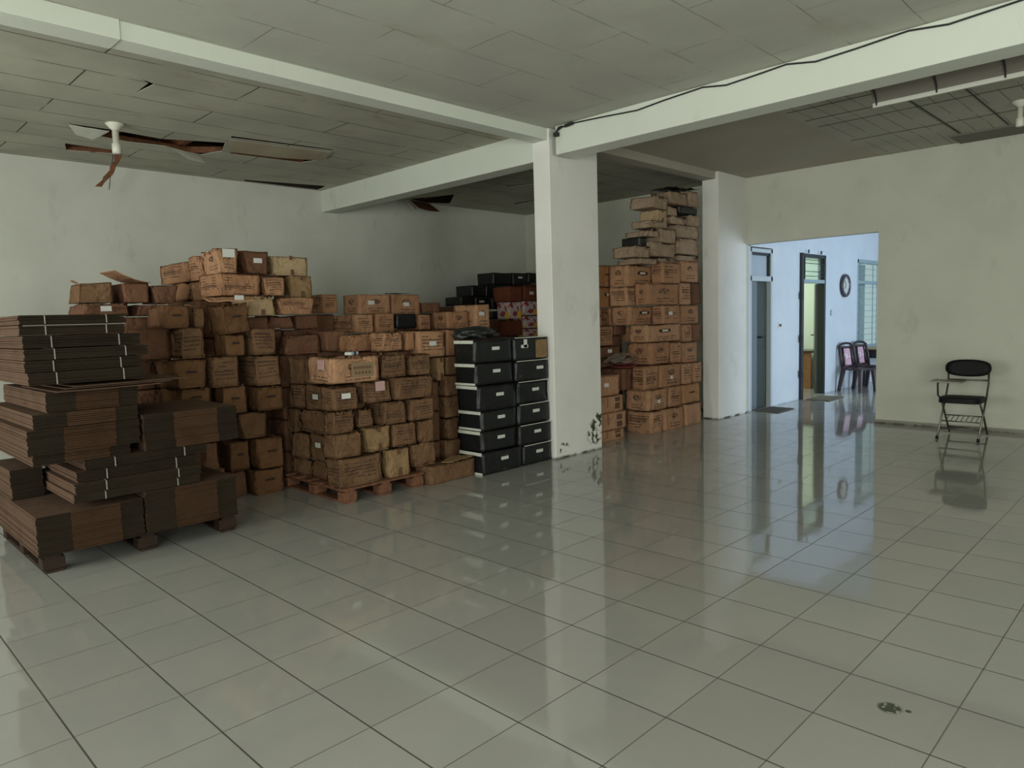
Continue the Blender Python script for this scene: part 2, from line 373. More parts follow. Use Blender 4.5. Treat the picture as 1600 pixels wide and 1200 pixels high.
# ceilings with the holes torn in the boards
def ceiling(name, outer, holes, m, z=H, th=.005):
    polys = [[Vector((x, y, 0)) for x, y in outer]] + [[Vector((x, y, 0)) for x, y in h] for h in holes]
    tris = tessellate_polygon(polys); flat = [v for p in polys for v in p]
    bm = bmesh.new(); lo = [bm.verts.new((v.x, v.y, z)) for v in flat]; hi = [bm.verts.new((v.x, v.y, z+th)) for v in flat]
    for a, b, c in tris:
        if len({a, b, c}) < 3: continue
        try: bm.faces.new((lo[a], lo[b], lo[c])); bm.faces.new((hi[c], hi[b], hi[a]))
        except ValueError: pass
    i = 0
    for p in polys:
        n = len(p)
        for k in range(n): bm.faces.new((lo[i+k], lo[i+(k+1) % n], hi[i+(k+1) % n], hi[i+k]))
        i += n
    mb = MB(); mb.bm.free(); mb.bm = bm
    return struct(name, mb, m)
H1 = [(-5.99,1.41),(-5.98,1.76),(-6.04,2.28),(-5.80,2.84),(-6.18,2.97),(-6.50,2.86),(-6.46,2.70),(-6.33,2.42),(-6.38,2.05),(-6.30,1.72)]
H2 = [(-6.83,1.59),(-6.84,2.17),(-7.02,2.14),(-7.15,1.68)]
H3 = [(-6.20,3.05),(-5.80,4.08),(-6.18,3.93),(-6.25,3.13)]
H3b = [(-5.50,2.77),(-5.37,3.89),(-5.43,3.92),(-5.58,2.81)]
H4 = [(-7.56,3.88),(-7.31,4.98),(-7.66,5.03),(-7.66,3.92)]
H5 = [(-4.27,1.50),(-4.33,1.62),(-4.70,1.58),(-4.34,1.575)]
H6 = [(-7.50,6.60),(-6.77,6.92),(-7.48,7.43),(-7.66,7.07)]
H7 = [(-5.74,7.05),(-5.34,7.26),(-5.40,7.30),(-5.80,7.12)]
H8 = [(-6.84,8.32),(-6.34,8.35),(-6.40,8.42),(-6.90,8.43)]
H9 = [(-5.0,.2),(-4.98,1.5),(-5.02,1.5),(-5.04,.2)]
ceiling('ceiling_left_bay', [(XB, -4), (-3.4, -4), (-3.4, 5.15), (XB, 5.15)], [H1, H2, H3, H3b, H4, H5], M_CEIL_OLD)
ceiling('ceiling_back_bay', [(XB, 5.3), (-3.4, 5.3), (-3.4, YF), (XB, YF)], [H6, H7, H8], M_CEIL_OLD)
struct('ceiling_main', MB().box(-3.4, 6.5, -4, 5.3, H, H+.02), M_CEIL)
struct('ceiling_right_bay', MB().box(-3.4, -1.34, 5.3, YF, H, H+.02), M_CEIL_PLAIN)
struct('ceiling_planks', MB().box(-1.34, 6.5, 5.3, YF, H-.004, H+.02), M_PLANK)
struct('roof', MB().box(XB, 6.5, -4.1, YF, 3.88, 3.92), M_DARK)
r_ = MB()
for y in (1.3, 1.9, 2.6, 3.3, 4.0, 4.7): r_.box(-7.7, -3.4, y, y+.06, 3.56, 3.66)
for x in (-6.9, -6.12, -5.3, -4.5): r_.box(x, x+.05, -4, 5.1, 3.66, 3.72)
r_.box(-7.7, -5.5, 7.0, 7.06, 3.56, 3.66)
for a, b, c, d in ((-6.32, 1.45, -6.46, 2.1), (-6.46, 2.1, -6.52, 2.85), (-6.52, 2.7, -6.25, 3.05), (-7.16, 1.6, -7.04, 2.2), (-6.27, 3.0, -6.22, 4.0)):
    L_ = math.hypot(c-a, d-b); r_.box(-L_/2, L_/2, -.012, .012, -.03, .035, M=Matrix.Translation(((a+c)/2, (b+d)/2, 3.535)) @ Matrix.Rotation(math.atan2(d-b, c-a), 4, 'Z'))
struct('trim_attic_battens', r_, M_RAFTER)
# cove: the bent ceiling sheet beside the planks with its metal trim
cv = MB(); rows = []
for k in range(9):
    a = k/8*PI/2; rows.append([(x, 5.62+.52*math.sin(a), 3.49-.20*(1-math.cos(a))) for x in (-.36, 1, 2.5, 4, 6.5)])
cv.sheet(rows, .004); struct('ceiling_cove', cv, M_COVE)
struct('trim_cove_edge', MB().box(-.36, 6.5, 6.135, 6.16, 3.265, 3.30), M_LID)
rb = MB()
for x in (-.33, .13, .60, 1.1, 1.6):
    rb.tube([(x, 5.62+.52*math.sin(k/8*PI/2)*1.0, 3.478-.20*(1-math.cos(k/8*PI/2))) for k in range(9)], .008, 6)
struct('trim_cove_ribs', rb, M_CABLE)
sb = MB()
for x in (-.33, .13, .60, 1.1): sb.box(x-.006, x+.006, 6.2, 8.95, H-.012, H-.004)
for y in (6.32, 6.55, 7.0, 7.35, 8.3): sb.box(-1.3 if y > 6.4 else -1.0, 1.2, y-.004, y+.004, H-.008, H-.004)
struct('trim_plank_joints', sb, M_CABLE)
struct('trim_plank_shadow', MB().box(-.45, 6.5, 9.0, 9.51, H-.022, H-.002), M_COVE)  # dark strip painted in for the shadow where the planks meet the wall
# beams and pillars
struct('beam_left', MB().box(XB, -3.42, 5.11, 5.36, 3.19, H+.03), M_BEAM, .006)
struct('beam_right', MB().box(-3.12, 6.5, 5.13, 5.40, 3.215, H+.03), M_BEAM, .006)
struct('beam_near', MB().box(-3.42, -3.22, 1.02, 5.12, 3.385, H+.03).box(-3.42, -3.205, -4, 1.02, 3.378, H+.03), M_BEAM, .004)
struct('beam_between_pillars', MB().box(-3.44, -3.24, 5.93, 8.67, 3.40, H+.03), M_CEIL_PLAIN, .006)
struct('pillar_near', MB().box(-3.43, -3.20, 5.115, 5.93, 0, H+.03), M_COL, .006)
struct('pillar_far', MB().box(-3.45, -3.20, 8.68, YF+.01, 0, H+.03), M_COL, .006)
struct('trim_wall_foot', MB().box(-1.37, 6.5, YF-.012, YF, 0, .05), plaster('skirting_plaster', (.30, .29, .25), (.26, .25, .21)))

# office doors and window
fr = MB(); xf = -3.215
f = struct('door_1', fr.box(-3.33, xf, 9.70, 9.74, 0, 2.5).box(-3.33, xf, 10.40, 10.46, 0, 2.5).box(-3.33, xf, 9.7, 10.46, 2.44, 2.5).box(-3.33, xf, 9.7, 10.46, 2.0, 2.08), M_PALEF, .004)
MB().box(-3.30, -3.27, 9.74, 10.40, 2.08, 2.44).build('transom_pane', M_PALEG, f)
MB().box(-3.325, -3.235, 9.74, 10.40, 2.40, 2.44).box(-3.325, -3.235, 10.36, 10.40, 2.08, 2.44).build('painted_shadow', M_BLACKP, f)  # black strips stand in for the frame's shadow on the transom
MB().box(-3.30, -3.26, 9.74, 10.0, .01, 2.0).build('fixed_panel', M_GREYP, f, .003)
lf = MB().box(-3.33, -3.29, 10.0, 10.40, .01, 2.0).box(-3.29, -3.28, 10.04, 10.36, .2, .95).box(-3.29, -3.28, 10.04, 10.36, 1.15, 1.9).build('door_leaf', M_DGREEN, f, .003)
MB().tube([(-3.29, 10.10, 1.13), (-3.23, 10.10, 1.13), (-3.23, 10.20, 1.13)], .012).build('door_handle', M_BLACKP, lf)
fr = MB(); f = struct('door_2', fr.box(-3.34, -3.17, 11.50, 11.57, 0, 2.5).box(-3.34, xf, 12.58, 12.64, 0, 2.5).box(-3.34, xf, 11.5, 12.64, 2.44, 2.5), M_BLACKP, .004)
MB().box(-3.34, xf, 11.57, 12.58, 2.0, 2.06).build('transom_rail', M_BLUEF, f)
g = MB()
for y in (11.74, ): g.box(-3.24, -3.225, y-.012, y+.012, 2.06, 2.44)
for z in (2.12, 2.20, 2.34, 2.40): g.box(-3.24, -3.23, 11.57, 12.58, z-.005, z+.005)
g.build('transom_grille', M_BLACKP, f)
MB().box(-3.30, -3.29, 11.57, 12.58, 2.06, 2.44).build('transom_pane', M_GLASS, f)
AN = math.atan2(.70, -.30); LM = Matrix.Translation((-3.37, 12.61, 0)) @ Matrix.Rotation(AN, 4, 'Z')
lf = MB().box(0, .78, -.02, .02, .01, 2.0, M=LM).build('door_leaf', M_DGREEN, f, .003)
MB().tube([LM @ Vector(p) for p in ((.70, .02, 1.05), (.70, .07, 1.05), (.60, .07, 1.05))], .011).build('door_handle', M_BLACKP, lf)
hg = MB()
for z in (.45, 1.05, 1.78): hg.box(-3.19, -3.15, 11.46, 11.52, z-.06, z+.06)
hg.tube([(-3.17, 11.75, 2.5), (-3.17, 11.75, 2.56)], .015).tube([(-3.17, 12.3, 2.5), (-3.17, 12.3, 2.56)], .015)
hg.build('gate_hinge', M_BLACKP, f)
f = struct('window_1', MB().box(-3.34, xf, 14.24, 14.30, .72, 2.5).box(-3.34, xf, 15.84, 15.9, .72, 2.5).box(-3.34, xf, 14.24, 15.9, 2.43, 2.5).box(-3.34, xf, 14.24, 15.9, .72, .78).box(-3.30, xf, 14.3, 15.84, 2.02, 2.08), M_BLUEF, .004)
MB().box(-3.29, -3.28, 14.3, 15.84, .78, 2.43).build('window_pane', M_GLASS, f)
g = MB()
for k in range(13): g.box(-3.262, -3.25, 14.3, 15.84, .88+k*.12-.004, .88+k*.12+.004)
for y in (14.5, 15.25, 15.5): g.box(-3.262, -3.25, y-.005, y+.005, .78, 2.43)
g.build('window_grille', M_BLUEF, f)
cu = MB(); rows = []
for j in range(2):
    rows.append([(-3.40+.02*math.sin(k*1.7), 14.78+k*.03, .8 if j else 2.42) for k in range(14)])
vs = [[cu.bm.verts.new(p) for p in r] for r in rows]
for k in range(13): cu.bm.faces.new((vs[0][k], vs[0][k+1], vs[1][k+1], vs[1][k]))
c_ = cu.build('curtain', M_TEAL, f); md = c_.modifiers.new('thick', 'SOLIDIFY'); md.thickness = .006

F1_ = [(-6.0,1.42,3.495),(-6.03,1.78,3.495),(-6.22,1.68,3.44),(-6.16,1.52,3.45)]
F2_ = [(-6.36,2.50,3.49),(-6.50,2.84,3.485),(-6.52,2.92,3.42),(-6.46,2.70,3.43)]
F3_ = [(-5.60,2.80,3.492),(-5.44,3.92,3.492),(-5.79,4.02,3.478),(-5.99,2.95,3.468)]
# sagging boards and hanging debris at the ceiling holes
def board(name, quad, m, label, bend=.0, th=.006, cat='ceiling board', n=8):
    (a, b, c, d) = [Vector(p) for p in quad]; rows = []
    for i in range(n+1):
        u = i/n; r = []
        for j in range(5):
            v = j/4; p = a.lerp(b, u).lerp(d.lerp(c, u), v); p.z -= bend*math.sin(u*PI)*v + .004*noise.noise(p*9); r.append(p)
        rows.append(r)
    return tag(MB().sheet(rows, th).build(name, m, smooth=False), label, cat)
board('torn_ceiling_board', F1_, M_LID, 'pale triangular torn ceiling board hanging at left end of the biggest hole')
board('torn_ceiling_board', F2_, M_CEIL_OLD, 'curled pale board tip below the middle of the biggest ceiling hole', .0)
board('torn_ceiling_board', F3_, m_ceiling('stained_board', (.42, .38, .29), (.36, .30, .21), 2, 2, .2, .7), 'stained ceiling board dropping between two long gaps, right of the lamp holder', .02)
board('torn_ceiling_board', [(-7.50,6.62,3.49),(-7.62,7.10,3.49),(-7.50,7.22,3.36),(-7.42,6.70,3.37)], M_RAFTER, 'brown ragged board hanging from the hole above the back bay wall', .02)
board('torn_ceiling_board', [(-7.52,6.50,3.49),(-7.54,6.66,3.49),(-7.40,6.66,3.33),(-7.36,6.58,3.33)], M_LID, 'small pale board shard beside the brown one over the back bay', .0)
rows = []
for k in range(11):
    u = k/10; p = Vector((-6.95, 2.14, 3.49)).lerp(Vector((-7.02, 1.93, 3.12)), u); p.y += .03*math.sin(u*PI)
    rows.append([p + Vector((0, -.028-.01*math.sin(k*2.1), 0)), p + Vector((.01, .028+.008*math.sin(k*1.3), 0))])
s_ = MB(); vs = [[s_.bm.verts.new(p) for p in r] for r in rows]
for a, b in zip(vs, vs[1:]): s_.bm.faces.new((a[0], a[1], b[1], b[0]))
o = s_.build('hanging_wood_strip', M_RAFTER); md = o.modifiers.new('thick', 'SOLIDIFY'); md.thickness = .01
tag(o, 'splintered orange-brown wood strip dangling from the ceiling near the left wall', 'wood strip')
tag(MB().tube([(-7.0, 2.10, 3.49), (-7.02, 2.06, 3.25), (-7.03, 2.04, 3.10)], .004, 6).build('hanging_wire', M_CABLE), 'thin dark wire dangling beside the wood strip', 'wire')

def lamp_holder(loc, s, label):
    e = empty('lamp_holder', loc); tag(e, label, 'lamp holder')
    MB().lathe([(.07*s, 0), (.07*s, -.012), (.03*s, -.05*s), (.026*s, -.055*s)], n=20).build('ceiling_rose', M_WHITEPL, e, smooth=True)
    MB().lathe([(.025*s, -.05*s), (.025*s, -.16*s), (.034*s, -.165*s), (.034*s, -.24*s), (.02*s, -.245*s)], n=20).build('socket', M_WHITEPL, e, smooth=True)
lamp_holder((-5.73, 1.74, H), 1.15, 'cream lamp holder without bulb beside the biggest ceiling hole')
lamp_holder((.40, 7.95, H-.004), 1.0, 'cream lamp holder under the plank ceiling at the right edge')

# cable along the right beam
pts = [(-3.08, 5.10, 3.44), (-3.02, 5.11, 3.47)]
for x, dz in ((-2.9, 0), (-2.5, -.02), (-2.1, -.045), (-1.8, -.02), (-1.42, 0), (-1.2, -.035), (-.95, -.02), (-.68, 0), (-.45, -.04), (-.15, -.025), (.2, 0), (.45, -.03), (.9, 0), (1.6, -.03)):
    pts.append((x, 5.118, 3.485+dz))
cb = MB().tube(pts, .007, 6); CABLE = tag(cb.build('electric_cable', M_CABLE, smooth=True), 'black cable looping along the top of the white beam', 'cable')
jb = MB().box(-3.11, -3.06, 5.08, 5.128, 3.39, 3.43).tube([(-3.085, 5.1, 3.43), (-3.05, 5.1, 3.47), (-3.0, 5.1, 3.475)], .012).tube([(-2.97, 5.1, 3.47), (-2.86, 5.1, 3.48)], .017).build('cable_joint', M_CABLE, CABLE, bevel=.004)
# sockets, clock, mats
e = empty('wall_socket', (-3.22, 10.72, 1.30)); tag(e, 'small white double socket between the two office doors', 'socket')
MB().box(0, .012, -.06, .06, -.045, .045).build('socket_plate', M_WHITEPL, e, .004); MB().box(.012, .02, -.035, -.012, -.02, .02).box(.012, .02, .012, .035, -.02, .02).build('rocker', M_CABLE, e)
e = empty('light_switch', (-3.22, 12.90, 1.47)); tag(e, 'tiny grey light switch on the white wall below the clock', 'switch')
MB().box(0, .012, -.035, .035, -.055, .055).build('switch_plate', M_BLUEF, e, .003); MB().box(.012, .018, -.012, .012, -.02, .02).build('rocker', M_WHITEPL, e)
e = empty('wall_clock', (-3.215, 13.52, 1.97)); tag(e, 'round wall clock with a thick dark rim and white face', 'clock')
RX = Matrix.Rotation(PI/2, 4, 'Y')
MB().lathe([(.20, 0), (.22, .03), (.21, .055), (.165, .055), (.16, .03)], n=40, M=RX).build('rim', mat('dark_clock_rim', (.05, .045, .06), .35), e, smooth=True)
MB().lathe([(.162, .02), (.162, .035)], n=40, M=RX).build('dial', M_LABEL, e)
for a, L_ in ((.5, .11), (2.4, .08)):
    MB().box(.037, .041, -.006, .006, 0, L_, M=Matrix.Rotation(a, 4, 'X')).build('clock_hand', M_CABLE, e)
tk = MB()
for k in range(12): tk.box(.036, .039, -.004, .004, .125, .15, M=Matrix.Rotation(k*PI/6, 4, 'X'))
tk.build('hour_marks', M_CABLE, e)
def door_mat(x0, x1, y0, y1, label, rz):
    rows = [[(x0+(x1-x0)*i/8, y0+(y1-y0)*j/8, .014+.004*noise.noise(Vector((i*.7, j*.7, y0)))) for j in range(9)] for i in range(9)]
    tag(MB().sheet(rows, .012).build('door_mat', M_MAT), label, 'mat')
door_mat(-3.17, -2.80, 9.75, 10.32, 'flat dark mat on the floor before the first office door', 0)
door_mat(-3.10, -2.72, 11.52, 12.20, 'paler flat mat on the floor before the open office door', 0)
# furniture seen through the opening
e = empty('office_desk', (-4.32, 13.46, 0)); tag(e, 'orange-brown desk seen through the open office door', 'desk')
MB().box(-.5, .58, -.15, -.12, 0, .70).box(-.5, -.47, -.12, .4, 0, .70).build('side_panel', M_DESK, e, .003)
MB().box(-.55, .62, -.18, .45, .70, .74).build('desk_top', m_wood('dark_desk_top', (.06, .045, .03), (.04, .03, .02), .3), e, .004)
e = empty('side_table', (-2.78, 14.75, 0)); tag(e, 'light wood table with dark frame behind the plastic chairs', 'table')
MB().box(-.36, .6, -.45, .8, .72, .75).build('table_top', M_TABLE, e, .004)
MB().box(-.34, .56, -.42, -.39, .55, .72).box(.55, .57, -.4, .75, .6, .72).build('apron', M_BLACKP, e)
for x, y in ((-.32, -.4), (.54, -.4), (-.32, .75), (.54, .75)): MB().box(x-.02, x+.02, y-.02, y+.02, 0, .72).build('leg', M_BLACKP, e)
def plastic_chair(loc, rz, label):
    e = empty('plastic_chair', loc, rz); tag(e, label, 'chair', None)
    rows = [[(x, y, .43+.012*math.cos(y*9)-.01*(x > .17)) for y in (-.2, -.1, 0, .1, .2)] for x in (-.2, -.1, 0, .1, .2, .22)]
    MB().sheet(rows, .03).build('seat', M_PLAST, e, smooth=False)
    for sx, sy in ((1, 1), (1, -1), (-1, 1), (-1, -1)):
        MB().tube([(.18*sx, .17*sy, .42), (.21*sx+(-.04 if sx < 0 else 0), .21*sy, 0)], [.045, .032], 8).build('leg', M_PLAST, e)
    b = MB(); b.tube([(-.19, -.19, .40), (-.22, -.2, .62), (-.27, -.19, .84), (-.275, -.1, .88), (-.28, 0, .89), (-.275, .1, .88), (-.27, .19, .84), (-.22, .2, .62), (-.19, .19, .40)], .024, 8)
    b.tube([(-.2, -.13, .47), (-.265, -.10, .80)], .02).tube([(-.2, .13, .47), (-.265, .10, .80)], .02).tube([(-.2, -.18, .46), (-.2, .18, .46)], .02).tube([(-.265, -.19, .81), (-.265, .19, .81)], .025)
    b.build('back_frame', M_PLAST, e, smooth=True)
    rows = [[(-.205-.06*i/4, (-.065-.03*i/4)+(.13+.06*i/4)*j/4, .48+.31*i/4) for j in range(5)] for i in range(5)]
    q = MB(); vs = [[q.bm.verts.new(p) for p in r] for r in rows]
    for i in range(4):
        for j in range(4): q.bm.faces.new((vs[i][j], vs[i][j+1], vs[i+1][j+1], vs[i+1][j]))
    o = q.build('back_inlay', M_FLORAL, e); md = o.modifiers.new('thick', 'SOLIDIFY'); md.thickness = .014; md.offset = 0
plastic_chair((-2.86, 13.30, 0), -.32, 'dark plastic chair with pink floral back, nearer to the office door')
plastic_chair((-2.84, 13.98, 0), -.28, 'dark plastic chair with pink floral back, in front of the wooden table')

# tablet-arm chair against the right wall
e = empty('tablet_arm_chair', (-.21, 9.0, 0)); tag(e, 'black padded student chair with tablet arm against the right wall', 'chair')
def rounded(w, d, h, n=6, k=.5, z=0, E=5):
    bm = MB(); g = bmesh.ops.create_cube(bm.bm, size=1)['verts']; bmesh.ops.subdivide_edges(bm.bm, edges=bm.bm.edges[:], cuts=n, use_grid_fill=True)
    for v in bm.bm.verts:
        p = v.co*2; r = (abs(p.x)**E+abs(p.y)**E)**(1/E) or 1; q = max(abs(p.x), abs(p.y))/r if r else 1
        v.co = Vector((p.x*q*w/2, p.y*q*d/2, p.z*h/2*(1-.35*(max(abs(p.x), abs(p.y))**4)*k) + z))
    return bm
rounded(.42, .40, .07).build('seat', M_VINYL, e, smooth=True, loc=(0, -.18, .455))
bk = rounded(.46, .20, .06, E=2.7); bmesh.ops.transform(bk.bm, verts=bk.bm.verts, matrix=Matrix.Rotation(PI/2-.12, 4, 'X'))
for v in bk.bm.verts: v.co.y += .25*v.co.x**2*-1
bk.build('backrest', M_VINYL, e, smooth=True, loc=(0, .09, .80))
T = .011
for sx in (-1, 1):
    MB().tube([(.205*sx, .10, .86), (.205*sx, .09, .62), (.205*sx, .0, .46), (.205*sx, -.34, .02)], T).build('front_leg', M_CHROME, e, smooth=True)
    MB().tube([(.19*sx, -.24, .43), (.195*sx, -.05, .25), (.195*sx, .16, .02)], T).build('rear_leg', M_CHROME, e, smooth=True)
    MB().lathe([(.016, 0), (.016, .03), (.012, .035)], c=(.205*sx, -.345, 0), n=12).build('foot_cap', M_VINYL, e)
st = MB(); st.tube([(-.195, .10, .09), (.195, .10, .09)], .010).tube([(-.205, -.26, .12), (.205, -.26, .12)], .008)
st.tube([(-.19, -.05, .25), (.19, -.05, .25)], .007).tube([(-.19, -.22, .20), (.19, -.22, .20)], .007).tube([(-.205, .09, .66), (.205, .09, .66)], .010)
st.build('stretcher', M_CHROME, e, smooth=True)
rk = MB()
for k in range(7): rk.tube([(-.15+k*.05, -.22, .20), (-.15+k*.05, -.05, .25)], .004, 6)
rk.build('book_rack', M_CHROME, e, smooth=True)
MB().tube([(-.205, .02, .46), (-.27, .0, .45), (-.275, -.06, .48), (-.275, -.08, .62), (-.25, -.1, .655), (-.2, -.12, .655)], .011).build('arm_support', M_CHROME, e, smooth=True)
rows = [[(-.30+.31*i/8, -.35+.28*j/6+.05*(i/8)**2, .675-.012*(i/8)) for j in range(7)] for i in range(9)]
MB().sheet(rows, .016).build('tablet', M_BOARDT, e, .004)
